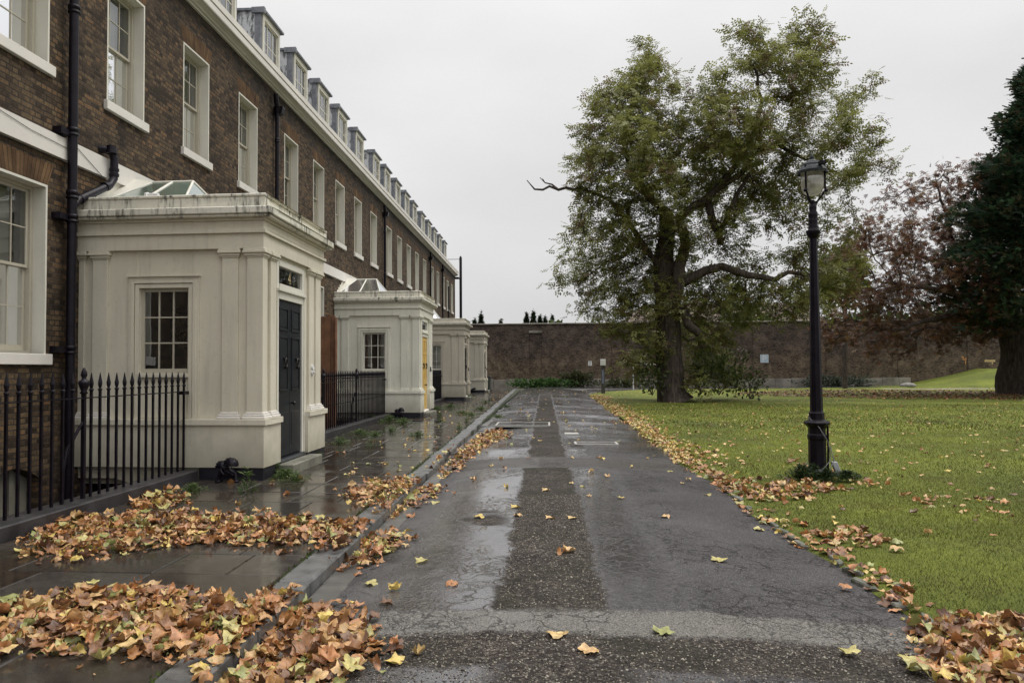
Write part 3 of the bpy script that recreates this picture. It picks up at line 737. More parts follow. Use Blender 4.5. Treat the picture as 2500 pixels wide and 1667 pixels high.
# ------------------------------------------------------------------ porches
def ring(mb, y0, y1, off, z0, z1, door=None, xb=XF):
    """band round the three free sides of a porch; door=(ya,yb) leaves the doorway open"""
    xo = -4.16+off; a_, c_ = y0+.05-off, y1-.05+off; th = .14+off
    mb.box(xb, xo, a_, a_+th, z0, z1); mb.box(xb, xo, c_-th, c_, z0, z1)
    if door: mb.box(xo-th, xo, a_+th, door[0], z0, z1); mb.box(xo-th, xo, door[1], c_-th, z0, z1)
    else: mb.box(xo-th, xo, a_+th, c_-th, z0, z1)
def porch(y0, mat, dmat, lab, idx):
    y1 = y0+2.92; Y = lambda v: y0+v
    P = thing('entrance_porch', lab, 'porch', (-4.16, y0, 0), 'flat roofed stucco porches')
    door = (Y(.66), Y(1.98))
    b_ = MB()
    # base and plinth
    ring(b_, y0, y1, .085, .18, .80, door); ring(b_, y0, y1, .125, .80, .885, door)
    b_.box(XF, -4.3, y0+.05, y0+.19, -1.2, .18) if False else None
    # walls
    xw0, xw1 = -6.03, -5.26
    b_.box(XF, xw0, y0+.06, y0+.19, .885, 3.39); b_.box(xw1, -4.16, y0+.06, y0+.19, .885, 3.39)
    b_.box(xw0, xw1, y0+.06, y0+.19, .885, 1.56); b_.box(xw0, xw1, y0+.06, y0+.19, 2.83, 3.39)
    b_.box(XF, -4.16, y1-.19, y1-.06, .885, 3.39)
    b_.box(-4.30, -4.16, y0+.19, Y(.66), .885, 3.39); b_.box(-4.30, -4.16, Y(1.98), y1-.19, .885, 3.39); b_.box(-4.30, -4.16, Y(.66), Y(1.98), 3.33, 3.39)
    b_.box(XF, -4.3, y0+.19, y1-.19, .12, .2)
    # underside going down into the lightwell on the near side
    b_.add([(XF, y0+.052, .18), (-4.6, y0+.052, .18), (-6.18, y0+.052, -.06), (-6.6, y0+.052, .07), (XF, y0+.052, .11)], [(0, 1, 2, 3, 4)])
    b_.add([(-4.6, y0+.052, .18), (-5.2, y0+.052, -.25), (-6.18, y0+.052, -.06)], [(0, 1, 2)])
    b_.box(XF, -5.14, y0+.056, y0+.18, -.0, .18)
    b_.box(XF, -5.12, y0+.19, y1-.19, -.1, .1)
    body = b_.build('stucco_wall', mat, P, bevel=.004)
    j = MB()
    for x in (-6.08, -5.2): j.box(x-.006, x+.006, y0+.053, y0+.06, 2.99, 3.39)
    j.build('cover_strip', mat, P)
    bb = MB(); xo = -4.16+.075
    bb.box(-5.06, xo, y0-.02, y0+.15, -.05, .18); bb.box(-4.3, xo, y0+.15, Y(.66), -.05, .18); bb.build('black_base', M['base_black'], P, bevel=.006); bb = MB(); bb.box(-4.3, xo, Y(1.98), y1+.02, -.05, .18)
    bb.box(-5.06, -4.3, y1-.15, y1+.02, -.05, .18)
    bb.build('black_base', M['base_black'], P, bevel=.006)
    # entablature
    e = MB(); ring(e, y0, y1, .065, 3.39, 3.615); ring(e, y0, y1, .105, 3.615, 3.67); ring(e, y0, y1, .07, 3.67, 3.80); ring(e, y0, y1, .10, 3.80, 3.84)
    e.build('entablature', mat, P, bevel=.004)
    c_ = MB(); ring(c_, y0, y1, .215, 3.88, 3.985); ring(c_, y0, y1, .185, 3.84, 3.88); ring(c_, y0, y1, .10, 3.985, 4.15); ring(c_, y0, y1, .115, 4.15, 4.195)
    c_.build('parapet', M['stained'] if idx < 2 else M['stained2'], P, bevel=.012)
    r_ = MB(); r_.box(XF, -4.4, y0+.1, Y(.35), 4.02, 4.14); r_.box(XF, -4.4, Y(2.45), y1-.1, 4.02, 4.14); r_.box(-5.55, -4.4, Y(.35), Y(2.45), 4.02, 4.14)
    r_.build('flat_roof', M['lead'], P)
    # pilasters with capitals and bases
    def pil(kind, a_, c_):
        p = MB(); cap = MB(); ba = MB(); pr = .045
        def bx(mb, o, z0, z1):
            if kind == 's': mb.box(a_-o, c_+o, y0+.06-pr-o, y0+.06, z0, z1)
            elif kind == 'f': mb.box(-4.16, -4.16+pr+o, a_-o, c_+o, z0, z1)
            else: mb.box(a_-o, -4.16+pr+o, y0+.06-pr-o, c_+o, z0, z1)
        bx(p, 0, .885, 3.26); bx(cap, .012, 3.26, 3.285); bx(cap, .03, 3.285, 3.325); bx(cap, .055, 3.325, 3.36); bx(cap, .045, 3.36, 3.388)
        bx(ba, .055, .886, .925); bx(ba, .04, .925, .955); bx(ba, .018, .955, .985)
        q = p.build('pilaster', mat, P, bevel=.004); cap.build('capital', mat, q, bevel=.005); ba.build('base', M['stone'] if idx == 0 else mat, q, bevel=.008)
    pil('s', -6.97, -6.88) ; pil('s', -6.75, -6.52); pil('s', -4.74, -4.50); pil('c', -4.36, Y(.19))
    pil('f', Y(.33), Y(.56)); pil('f', Y(2.16), Y(2.42)); pil('f', Y(2.53), Y(2.82))
    # side window
    w = MB(); yy = y0+.06
    for o, d in ((.165, .03), (.12, .045), (.06, .03)):
        xa, xc = xw0-o, xw1+o; nx = .05 if o > .1 else .06
        w.box(xa, xa+nx, yy-d, yy, .885, 2.83+o); w.box(xc-nx, xc, yy-d, yy, .885, 2.83+o); w.box(xa+nx, xc-nx, yy-d, yy, 2.83+o-nx, 2.83+o)
    w.box(xw0-.18, xw1+.18, yy-.06, yy, 2.995, 3.02)
    w.box(xw0, xw1, yy-.06, yy+.02, 1.50, 1.56)
    win = w.build('window', mat, P, bevel=.003)
    s = MB(); ys_ = yy+.05
    s.box(xw0, xw0+.05, ys_, ys_+.04, 1.56, 2.83); s.box(xw1-.05, xw1, ys_, ys_+.04, 1.56, 2.83); s.box(xw0+.05, xw1-.05, ys_, ys_+.04, 2.78, 2.83); s.box(xw0+.05, xw1-.05, ys_, ys_+.04, 1.56, 1.63)
    for k in (1, 2):
        x = xw0+.05+(xw1-xw0-.1)*k/3; s.box(x-.011, x+.011, ys_+.005, ys_+.035, 1.63, 2.78)
        z = 1.63+1.15*k/3; s.box(xw0+.05, xw1-.05, ys_+.007, ys_+.033, z-.010, z+.010)
    s.build('sash', M['sash'] if idx == 0 else M['white'], win)
    g_ = MB(); g_.add([(xw0+.04, ys_+.02, 1.6), (xw1-.04, ys_+.02, 1.6), (xw1-.04, ys_+.02, 2.8), (xw0+.04, ys_+.02, 2.8)], [(0, 1, 2, 3)]); g_.build('pane', M['glass'], win)
    if idx == 2:
        cu = MB(); vs = []
        for i in range(41): vs += [(xw0+.0+.8*i/40, ys_+.12+.015*math.sin(i*1.7), 1.5), (xw0+.8*i/40, ys_+.12+.015*math.sin(i*1.7), 2.85)]
        cu.add(vs, [(2*i, 2*i+2, 2*i+3, 2*i+1) for i in range(40)], True); cu.build('curtain', M['curtain'], win)
    ap = MB(); ap.box(xw0+.0, xw1, yy-.012, yy, .9, 1.47); ap.build('apron', mat, P)
    # inside lining, darker
    li = MB(); li.box(XF+.01, -4.31, y1-.215, y1-.195, .2, 3.85); li.box(XF+.01, XF+.03, y0+.2, y1-.22, .2, 3.85)
    li.build('lining', M['room'], P)
    # door case
    ya, yb = Y(.66), Y(1.98); da, db = Y(.76), Y(1.88); xo = -4.16
    dc = MB()
    dc.box(xo-.14, xo+.012, ya, da, .2, 3.33); dc.box(xo-.14, xo+.012, db, yb, .2, 3.33)
    dc.box(xo-.14, xo+.02, da, db, 2.72, 2.84); dc.box(xo-.0, xo+.06, ya+.001, yb-.001, 2.84, 2.88); dc.box(xo-.14, xo+.035, da, db, 2.88, 2.96); dc.box(xo-.14, xo+.02, da, db, 3.24, 3.33)
    dc.box(xo+.012, xo+.026, ya, ya+.03, .2, 2.84); dc.box(xo+.012, xo+.026, yb-.03, yb, .2, 2.84)
    dcase = dc.build('door_case', mat if idx else M['white'], P, bevel=.003)
    fl = MB(); fl.add([(xo-.03, da, 2.96), (xo-.03, db, 2.96), (xo-.03, db, 3.24), (xo-.03, da, 3.24)], [(0, 1, 2, 3)]); fl.build('fanlight', M['glass'], dcase)
    if idx == 1:
        q = MB().box(xo-.034, xo-.032, da+.1, db-.15, 3.0, 3.09); q.build('notice', M['wplastic'], dcase)
    if idx == 0:                                  # gold numeral 4
        fm = MB(); cy, cz, x = Y(1.33), 3.02, xo-.024
        def bar(p, q, w_):
            p, q = Vector(p), Vector(q); d = (q-p).normalized(); n_ = Vector((0, -d.z, d.y))*w_/2
            fm.add([p+n_, q+n_, q-n_, p-n_], [(0, 1, 2, 3)])
        bar((x, cy+.035, cz), (x, cy+.035, cz+.17), .022); bar((x, cy-.055, cz+.055), (x, cy+.075, cz+.055), .018); bar((x+.001, cy-.055, cz+.052), (x+.001, cy+.04, cz+.17), .016); bar((x, cy+.01, cz), (x, cy+.06, cz), .012)
        fm.build('number_four', M['gold'], dcase)
    # double door
    xd = xo-.015
    for k, (p, q) in enumerate(((da, (da+db)/2-.003), ((da+db)/2+.003, db))):
        d = MB(); d.box(xd-.045, xd, p, q, .23, 2.72)
        for z0, z1, in ((2.25, 2.58), (1.28, 2.12)):
            e0, e1 = p+.10, q-.10
            d.box(xd, xd+.014, e0-.02, e0+.01, z0-.02, z1+.02); d.box(xd, xd+.014, e1-.01, e1+.02, z0-.02, z1+.02)
            d.box(xd, xd+.014, e0+.01, e1-.01, z1-.01, z1+.02); d.box(xd, xd+.014, e0+.01, e1-.01, z0-.02, z0+.01)
            d.box(xd, xd+.008, e0+.04, e1-.04, z0+.04, z1-.04)
        d.box(xd, xd+.006, p+.09, q-.09, .38, .92)
        dr = d.build('door', dmat, P, bevel=.003)
        kn = MB(); ky = (p+q)/2; kz = 1.78
        kn.tube([(xd+.014, ky, kz), (xd+.05, ky, kz)], .035, 12)
        pts = [(xd+.05, ky+.05*math.sin(a_), kz-.06+.07*math.cos(a_)) for a_ in np.linspace(0, 2*PI, 14)]
        kn.tube(pts, .012, 6); kn.tube([(xd+.02, ky, kz-.14), (xd+.055, ky, kz-.14)], .022, 8)
        kn.build('knocker', M['brass'], dr)
        if k == 1:
            hn = MB(); hn.tube([(xd, p+.04, 1.06), (xd+.045, p+.04, 1.06), (xd+.05, p+.04, 1.06), (xd+.08, p+.04, 1.06), (xd+.09, p+.04, 1.06)], [.012, .012, .028, .03, .015], 12)
            hn.build('door_knob', M['brass'], dr)
    th = MB(); th.extrude_y([(xo-.12, .13), (xo+.06, .13), (xo+.07, .17), (xo+.03, .2), (xo-.12, .235)], da-.05, db+.05); th.build('threshold', dmat if idx < 1 else M['stone'], P)
    st = MB(); st.box(xo-.1, xo+.30, ya-.02, yb+.12, -.03, .145); st.build('doorstep', M['moss_stone'], P, bevel=.015)
    be = MB(); be.tube([(xo+.045, Y(2.3), 1.64), (xo+.075, Y(2.3), 1.645)], .05, 14); be.tube([(xo+.045, Y(2.3), 1.56), (xo+.07, Y(2.3), 1.56)], .055, 14); be.tube([(xo+.07, Y(2.3), 1.56), (xo+.10, Y(2.3), 1.56)], .02, 10)
    be.build('bell_push', M['wplastic'] if idx == 0 else M['iron'], P)
    # skylight
    xa, xb, ya, yb, zb, zr = XF+.02, -5.52, Y(.38), Y(2.42), 4.2, 4.78
    A, B, C, D = Vector((xa, ya, zb)), Vector((xb, ya, zb)), Vector((xb, yb, zb)), Vector((xa, yb, zb)); R1, R2 = Vector((xa+.36, Y(1.4), zr)), Vector((xb-.36, Y(1.4), zr))
    g_ = MB(); g_.add([A, B, R2, R1], [(0, 1, 2, 3)]); g_.add([B, C, R2], [(0, 1, 2)]); g_.add([C, D, R1, R2], [(0, 1, 2, 3)]); g_.add([D, A, R1], [(0, 1, 2)])
    g = g_.build('skylight', M['skyglass'], P)
    f = MB()
    for p, q in ((A, B), (B, C), (C, D), (R1, R2), (A, R1), (B, R2), (C, R2), (D, R1), ((A+B)/2, (R1+R2)/2)): f.tube([p, q], .022, 6)
    f.box(xa, xb+.04, ya-.04, yb+.04, 4.1, 4.18)
    f.build('glazing_bar', M['white'], g)
    lf = MB()
    vs = [(xa, ya-.05, 4.15), (xa+.10, ya-.06, 4.15), (xa+.36, Y(1.4), zr+.02)]
    n = 7
    top = []
    for i in range(n):
        u = i/n; base = Vector((XF+.012, ya-.12, 4.18)).lerp(Vector((XF+.012, Y(1.4), 4.9)), u); nxt = Vector((XF+.012, ya-.12, 4.18)).lerp(Vector((XF+.012, Y(1.4), 4.9)), u+1/n)
        lf.add([base+Vector((0, 0, .12)), nxt+Vector((0, 0, .03)), nxt-Vector((0, 0, .1)), base-Vector((0, 0, .1))], [(0, 1, 2, 3)])
    lf.add([(XF+.014, ya-.1, 4.1), (xa+.05, ya-.03, 4.16), (xa+.36, Y(1.38), zr+.012), (XF+.014, Y(1.4), 4.86)], [(0, 1, 2, 3)])
    lf.build('flashing', M['white'], g)
    return P
M['stained2'] = paint('lightly_stained_stucco', (.62, .59, .50), .7, .6, (.05, .045, .035), .5)
porch(PORCH[0], M['cream'], M['navy'], 'nearest cream stucco porch with dark slate double door and number 4 over it', 0)
porch(PORCH[1], M['cream2'], M['yellow'], 'pale stucco porch with a mustard yellow front door', 1)
porch(PORCH[2], M['cream3'], M['black_door'], 'third stucco porch, greyish, white curtain in its side window', 2)
porch(PORCH[3], M['cream4'], M['black_door'], 'farthest small-looking stucco porch, close to the end garden wall', 3)
# white drain outlet on the first roof
o = MB().tube([(-5.9, 10.50, 4.225), (-5.72, 10.47, 4.215)], .03, 10).tube([(-5.93, 10.50, 4.22), (-5.89, 10.49, 4.225)], .045, 10)
tag(o.build('pipe_stub', M['wplastic']), 'short white pipe end lying on the nearest porch parapet', 'pipe')

# plant in the first porch
T = thing('potted_tree', 'small indoor tree seen through the side window of the nearest porch', 'potted plant', (-5.6, 11.3, .2))
pt = MB(); pt.lathe(-5.6, 11.3, [(.12, .2), (.17, .5), (.18, .5), (.18, .54), (.15, .54)], 14); pt.build('pot', M['concrete'], T)
tr = MB(); tr.tube([(-5.6, 11.3, .5), (-5.61, 11.3, 1.5), (-5.6, 11.28, 1.9)], [.016, .014, .011], 6)
brn = []
for i in range(11):
    a_ = i*2.4; p = Vector((-5.605, 11.3, 1.55+.05*i)); q = p+Vector((math.cos(a_)*.22, math.sin(a_)*.12, .22+.3*random.random())); tr.tube([p, (p+q)/2+Vector((0, 0, -.02)), q], [.008, .006, .003], 5); brn.append(q)
tr.build('stem', M['wood'], T)
lv = np.array([(0, 0, 0), (.25, .35, .03), (.2, .8, .02), (0, 1, 0), (-.2, .8, .02), (-.25, .35, .03)], float); lfc = np.array([(0, 1, 2, 3), (0, 3, 4, 5)])
L = []; D = []
for q in brn:
    for k in range(12): L.append(np.array(q)+rng.normal(0, .06, 3)); D.append(rng.normal(0, 1, 3)+[0, 0, .3])
V, F = scatter(lv, lfc, frames(np.array(D)), np.array(L), rng.uniform(.09, .14, len(L)))
np_mesh('foliage', V, F, attrmat('houseplant_leaf', .4, .2), np.tile([.02, .03, .018], (len(V), 1)), T)

# ------------------------------------------------------------------ railings
XR = -5.26
def kerbstone(y0, y1, lab):
    k = MB(); k.box(-5.42, -5.06, y0, y1, -.12, .15)
    return k
pk = MB(); h0, h1 = .15, 1.30
pk.box(-.013, .013, -.013, .013, h0, 1.37)
pk.lathe(0, 0, [(.014, 1.36), (.026, 1.375), (.026, 1.39), (.014, 1.40), (.022, 1.43), (.026, 1.46), (.018, 1.50), (.004, 1.58)], 8)
def picket_mesh():
    me = bpy.data.meshes.new('picket'); me.from_pydata(pk.v, [], pk.f); me.materials.append(M['iron']); return me
PME = picket_mesh()
def post(y, P, o):
    q = MB(); q.box(XR-.02, XR+.02, y-.02, y+.02, .12, 1.34)
    q.lathe(XR, y, [(.02, 1.33), (.045, 1.345), (.03, 1.37), (.05, 1.42), (.062, 1.46), (.058, 1.485), (.03, 1.50), (.022, 1.52), (.036, 1.55), (.03, 1.59), (.012, 1.63), (.006, 1.64)], 14)
    q.tube([(XR, y-.01, 1.02), (XR-.03, y-.06, .92), (XR-.06, y-.2, .72), (XR-.07, y-.26, .5), (XR-.07, y-.27, .1)], [.014, .018, .022, .024, .024], 8)
    q.build('post', M['iron'], P)
def railing(y0, y1, lab, detail, posts=(), low=False):
    P = thing('iron_railing', lab, 'railing', (XR, y0, 0), 'black spearhead railings round the lightwells')
    r_ = MB(); r_.box(XR-.02, XR+.02, y0, y1, 1.285, 1.298); r_.box(XR-.05, XR+.05, y1-.16, y1, 1.25, 1.30)
    if low: r_.box(XR-.05, XR-.038, y0, y1, .72, .735)
    r_.build('top_rail', M['iron'], P)
    ks = MB(); ks.box(-5.42, -5.06, y0-.1, y1, -.12, .15); ks.build('stone_kerb', M['dark_kerb'], P, bevel=.015)
    ys = np.arange(y1-.06, y0, -.17 if detail else -.16)
    if detail:
        for y in ys:
            if any(abs(y-p) < .06 for p in posts): continue
            o = bpy.data.objects.new('picket', PME); S.collection.objects.link(o); o.parent = P; o.location = (0, y-y0, 0)
    else:
        a_ = MB()
        for y in ys: a_.add([(v[0]+XR, v[1]+y, v[2]) for v in pk.v], pk.f)
        a_.build('pickets', M['iron'], P)
    for p in posts: post(p, P, y0)
railing(2.0, 10.44, 'nearest black spearhead railing on its stone kerb, left of the first porch', True, (8.03,))
railing(13.45, 24.0, 'black spearhead railing between the first porch and the yellow-doored porch', True, (20.3, 17.2), True)
railing(27.0, 37.3, 'black spearhead railing between the yellow-doored porch and the greyish porch', False, (32.5,), True)
railing(40.3, 49.7, 'black spearhead railing between the greyish porch and the farthest porch', False, (45,), True)
for i, (x0, x1, z, lab, mt) in enumerate(((-6.89, -6.655, 3.25, 'left of the two reddish timber boards standing behind the second railing', 'wood'), (-6.65, -6.41, 3.30, 'right of the two reddish timber boards standing behind the second railing', 'wood'))):
    b_ = MB(); n = 2
    for k in range(2):
        a_, c_ = x0+(x1-x0)*k/2+.003, x0+(x1-x0)*(k+1)/2-.003
        b_.add([(a_, 21.95, -2.7), (c_, 21.95, -2.7), (c_, 22.03, -2.7), (a_, 22.03, -2.7), (a_-.02*i, 22.26, z-.03*k), (c_-.04*i, 22.26, z-.03*k), (c_-.04*i, 22.34, z-.03*k), (a_-.02*i, 22.34, z-.03*k)], [(0, 1, 2, 3), (4, 5, 6, 7), (0, 1, 5, 4), (1, 2, 6, 5), (2, 3, 7, 6), (3, 0, 4, 7)])
    if i: b_.box(x1+.002, x1+.03, 22.1, 22.3, -2.7, z-.1)
    tag(b_.build('timber_board', M[mt]), lab, 'board', 'timber boards leaning in the lightwell')

# boot scrapers
def scraper(x, y, lab):
    q = MB()
    for cx, cz, r in ((x-.07, .22, .085), (x+.06, .25, .10)):
        vs = [(cx, y-.06, cz-.02)]; n = 14
        for k in range(n+1):
            a_ = PI*(k/n)*1.15-.25; rr_ = r*(1+.12*abs(math.sin(k*PI/2))); vs.append((cx+rr_*math.cos(a_), y-.02-.03*(k % 2), cz+rr_*math.sin(a_)))
        for k in range(n+1):
            a_ = PI*(k/n)*1.15-.25; vs.append((cx+r*.9*math.cos(a_), y+.05, cz+r*.9*math.sin(a_)))
        fs = [(0, k, k+1) for k in range(1, n+1)]+[(k, k+1, n+2+k, n+1+k) for k in range(1, n+1)]
        q.add(vs, fs, True)
        q.tube([(cx, y-.07, cz-.03), (cx+.02, y-.08, cz-.07), (cx+.05, y-.07, cz-.1)], .018, 8)
    q.tube([(x-.13, y, 0), (x-.11, y, .12), (x-.05, y-.01, .2)], [.035, .022, .03], 8); q.tube([(x+.13, y, 0), (x+.12, y, .12), (x+.05, y-.01, .2)], [.035, .022, .03], 8)
    q.tube([(x-.1, y-.02, .1), (x, y-.03, .16), (x+.1, y-.02, .1)], .02, 8); q.box(x-.12, x+.12, y-.01, y+.01, .06, .1)
    q.lathe(x-.13, y, [(.05, 0), (.05, .02), (.03, .035)], 10); q.lathe(x+.13, y, [(.05, 0), (.05, .02), (.03, .035)], 10)
    return tag(q.build('boot_scraper', M['iron']), lab, 'boot scraper', 'cast iron boot scrapers at the porches')
scraper(-4.55, 10.27, 'black cast iron boot scraper at the foot of the nearest porch')
scraper(-4.75, 23.88, 'black boot scraper below the porch with the yellow door')
scraper(-4.8, 49.6, 'small black boot scraper at the farthest porch')

# flue by the gable
F_ = thing('flue', 'tall black steel flue held off the gable end by two brackets', 'flue', (-6.62, 58.2, 0))
f = MB(); f.tube([(-6.62, 58.2, 0), (-6.62, 58.2, 10.45), (-6.62, 58.2, 10.6)], [.11, .11, .05], 12)
f.build('pipe', M['iron'], F_)
for z in (8.75, 5.2): MB().box(-7.25, -6.7, 57.4, 58.2, z, z+.09).build('bracket', M['iron'], F_)
MB().tube([(-8.0, 58.15, 10.35), (-6.62, 58.18, 10.35)], .02, 6).build('stay_wire', M['iron'], F_)

# bins
for x, y, lab in ((-4.15, 52.95, 'dark wheelie bin just past the farthest porch'),):
    B = thing('wheelie_bin', lab, 'bin', (x, y, 0))
    b_ = MB(); b_.add([(x-.25, y-.3, .05), (x+.25, y-.3, .05), (x+.25, y+.3, .05), (x-.25, y+.3, .05), (x-.29, y-.36, 1.0), (x+.29, y-.36, 1.0), (x+.29, y+.36, 1.0), (x-.29, y+.36, 1.0)], [(0, 1, 2, 3), (4, 5, 6, 7), (0, 1, 5, 4), (1, 2, 6, 5), (2, 3, 7, 6), (3, 0, 4, 7)]); b_.build('body', simple('green_grey_bin', (.04, .05, .045), (.06, .07, .06), .5, 4, 0), B, bevel=.03)
    MB().extrude_y([(x-.32, 1.0), (x+.32, 1.0), (x+.28, 1.07), (x, 1.10), (x-.28, 1.07)], y-.4, y+.38).build('lid', M['bin'], B)
    for s_x in (-.27, .27): MB().tube([(x+s_x-.03, y+.3, .1), (x+s_x+.03, y+.3, .1)], .1, 12).build('wheel', M['bin'], B)

# ------------------------------------------------------------------ garden wall and what is on it
YW = 69.0
GW = thing('garden_wall', 'high brown brick garden wall closing the view, stone coping and low stone plinth', 'wall', (0, YW, 0))
w = MB()
xs_rec = [(-1.45, -.24)]
w.box(-30, -1.45, YW, YW+.5, -.2, 5.75); w.box(-.24, 41.3, YW, YW+.5, -.2, 5.75); w.box(-1.45, -.24, YW+.10, YW+.5, -.2, 4.95); w.box(-1.45, -.24, YW, YW+.5, 5.18, 5.75)
for x0 in (6.2, 12.6, 18.9, 25.3, 31.5, 37.4): w.box(x0, x0+1.15, YW-.09, YW, -.2, 5.2)
w.build('brickwork', M['garden_brick'], GW)
MB().box(-1.45, -.24, YW-.03, YW+.5, 4.95, 5.18).build('stone_block', M['plinth_stone'], GW)
c_ = MB(); x = -30
while x < 41:
    L = random.uniform(.9, 1.5); c_.extrude_y([(0, 0)]*3, 0, 0) if False else None
    c_.add([(x+.01, YW-.12, 5.75), (x+L-.01, YW-.12, 5.75), (x+L-.01, YW+.6, 5.75), (x+.01, YW+.6, 5.75), (x+.01, YW-.12, 5.84), (x+L-.01, YW-.12, 5.84), (x+L-.01, YW+.6, 5.9), (x+.01, YW+.6, 5.9)], [(0, 1, 2, 3), (4, 5, 6, 7), (0, 1, 5, 4), (1, 2, 6, 5), (2, 3, 7, 6), (3, 0, 4, 7)]); x += L
c_.build('coping', M['plinth_stone'], GW)
p_ = MB(); x = -30
while x < 32:
    L = random.uniform(1.0, 2.0); p_.box(x+.01, x+L-.01, YW-.16-random.uniform(0, .03), YW-.095, -.2, .62+random.uniform(-.04, .05)); x += L
p_.build('stone_plinth', M['plinth_stone'], GW, bevel=.02)

def flat_sign(name, x, z, w_, h_, lab, cat, mt, y=YW-.10):
    S_ = thing(name, lab, cat, (x, y, z)); MB().box(x-w_/2, x+w_/2, y-.02, y, z-h_/2, z+h_/2).build('plate', mt, S_); return S_, y-.024
blue = simple('pale_blue_sign', (.34, .43, .52), (.38, .47, .56), .4, 2, 0)
Sg, ys_ = flat_sign('parking_sign', 19.87, 2.42, .72, .74, 'pale blue square parking sign with a white P on the garden wall', 'sign', blue, YW-.09)
def strokes(segs, parent, mat, w_, y):
    q = MB()
    for (ax, az), (bx, bz) in segs:
        p, r = Vector((ax, y, az)), Vector((bx, y, bz)); d = (r-p).normalized(); n_ = Vector((-d.z, 0, d.x))*w_/2; e = d*w_*.3
        q.add([p-e+n_, r+e+n_, r+e-n_, p-e-n_], [(0, 1, 2, 3)]); y -= .0005
    return q.build('lettering', mat, parent)
wp = M['wplastic']; cx, cz = 19.87, 2.42
arc = [(cx-.12, cz+.22), (cx+.04, cz+.22), (cx+.12, cz+.17), (cx+.14, cz+.09), (cx+.12, cz+.02), (cx+.04, cz-.02), (cx-.12, cz-.02)]
strokes([((cx-.12, cz-.25), (cx-.12, cz+.24))]+list(zip(arc[:-1], arc[1:])), Sg, wp, .07, ys_)
strokes([((cx-.34, cz-.35), (cx+.34, cz-.35)), ((cx-.34, cz+.35), (cx+.34, cz+.35)), ((cx-.34, cz-.35), (cx-.34, cz+.35)), ((cx+.34, cz-.35), (cx+.34, cz+.35))], Sg, wp, .025, ys_)
Sg, ys_ = flat_sign('wall_notice', 4.18, 2.08, .34, .42, 'small white notice with dark symbols on the garden wall', 'sign', M['wplastic'], YW-.001)
cx, cz = 4.18, 2.08
strokes([((cx-.1, cz+.13), (cx-.03, cz+.13)), ((cx+.05, cz+.13), (cx+.12, cz+.13)), ((cx+.02, cz+.03), (cx+.02, cz-.08)), ((cx-.08, cz-.1), (cx-.01, cz-.1))], Sg, M['iron'], .05, ys_)
orange = simple('orange_spray_paint', (.5, .2, .06), (.55, .28, .1), .7, 5, 0); ylw = simple('yellow_ochre_paint', (.55, .40, .18), (.6, .45, .22), .7, 5, 0)
for x, z, lab, k in ((37.15, 2.35, 'orange painted mark low on the right part of the garden wall', 0), (39.3-.0, 2.05, 'yellowish painted mark at the right end of the garden wall', 1)):
    if k == 0: segs = [((x-.1, z+.1), (x-.1, z-.12)), ((x-.1, z-.12), (x+.14, z-.12)), ((x+.14, z-.12), (x+.14, z+.05)), ((x-.22, z+.12), (x-.08, z+.12)), ((x+.1, z-.25), (x+.1, z-.5))]
    else: segs = [((x-.4, z), (x+.4, z)), ((x-.38, z+.1), (x+.38, z+.1)), ((x-.4, z-.02), (x-.4, z+.1)), ((x+.4, z-.02), (x+.4, z+.1)), ((x+.2, z-.06), (x+.2, z-.25))]
    T_ = thing('painted_mark', lab, 'graffiti', (x, YW-.01, z)); strokes(segs, T_, orange if k == 0 else ylw, .08, YW-.01)

# meter post with white cabinet
Pp = thing('cabinet_post', 'timber post with a white cabinet on top at the far corner of the lawn', 'post', (3.93, 50.5, 0))
MB().box(3.80, 4.05, 50.45, 50.65, -.1, 1.78).build('post', simple('weathered_post', (.04, .035, .03), (.09, .085, .08), .8, 4, .3), Pp)
MB().box(3.76, 4.10, 50.30, 50.62, 1.80, 2.22).build('cabinet', M['wplastic'], Pp, bevel=.02)
MB().box(3.84, 3.99, 50.42, 50.449, .6, 1.5).build('blue_panel', simple('blue_grey_panel', (.13, .15, .22), (.2, .22, .3), .4, 4, 0), Pp)
MB().tube([(3.95, 50.5, 2.2), (3.95, 50.5, 2.6), (3.8, 50.5, 3.2), (3.72, 50.5, 3.9)], .012, 5).build('wire', M['iron'], Pp)
# height barrier
Bz = thing('height_barrier', 'white goal-like height barrier standing in front of the garden wall', 'barrier', (8, 62, 0))
MB().tube([(7.3, 62, -.1), (7.3, 62, 1.75)], .045, 8).build('leg', M['wplastic'], Bz); MB().tube([(10.4, 62, -.1), (10.4, 62, 1.9)], .045, 8).build('leg', M['wplastic'], Bz)
MB().tube([(7.5, 62, 1.9), (10.5, 62, 1.92)], .05, 8).build('crossbar', M['wplastic'], Bz)
# rock
rk = MB(); n = 10
rk.lathe(28.4, 60.6, [(.1, -.1), (.5, -.05), (.62, .12), (.45, .3), (.15, .38)], 9); tag(rk.build('boulder', M['concrete']), 'pale boulder beside the gravel path at the garden wall', 'rock')

# building and trees beyond the wall
HB = thing('far_house', 'house with a clay tile hip roof showing above the garden wall', 'house', (27, 96, 0))
b_ = MB(); b_.box(9.5, 34.5, 92, 102, -.1, 7.0); b_.build('wall', M['end_brick'], HB)
b_ = MB(); b_.add([(9, 91.4, 6.9), (35, 91.4, 6.9), (35, 102.6, 6.9), (9, 102.6, 6.9), (13, 97, 9.9), (31, 97, 9.9)], [(0, 1, 5, 4), (1, 2, 5), (2, 3, 4, 5), (3, 0, 4)])
b_.build('roof', M['tile_roof'], HB)
MB().box(31.9, 33.3, 96, 97, 8, 11.2).build('chimney', M['end_brick'], HB)

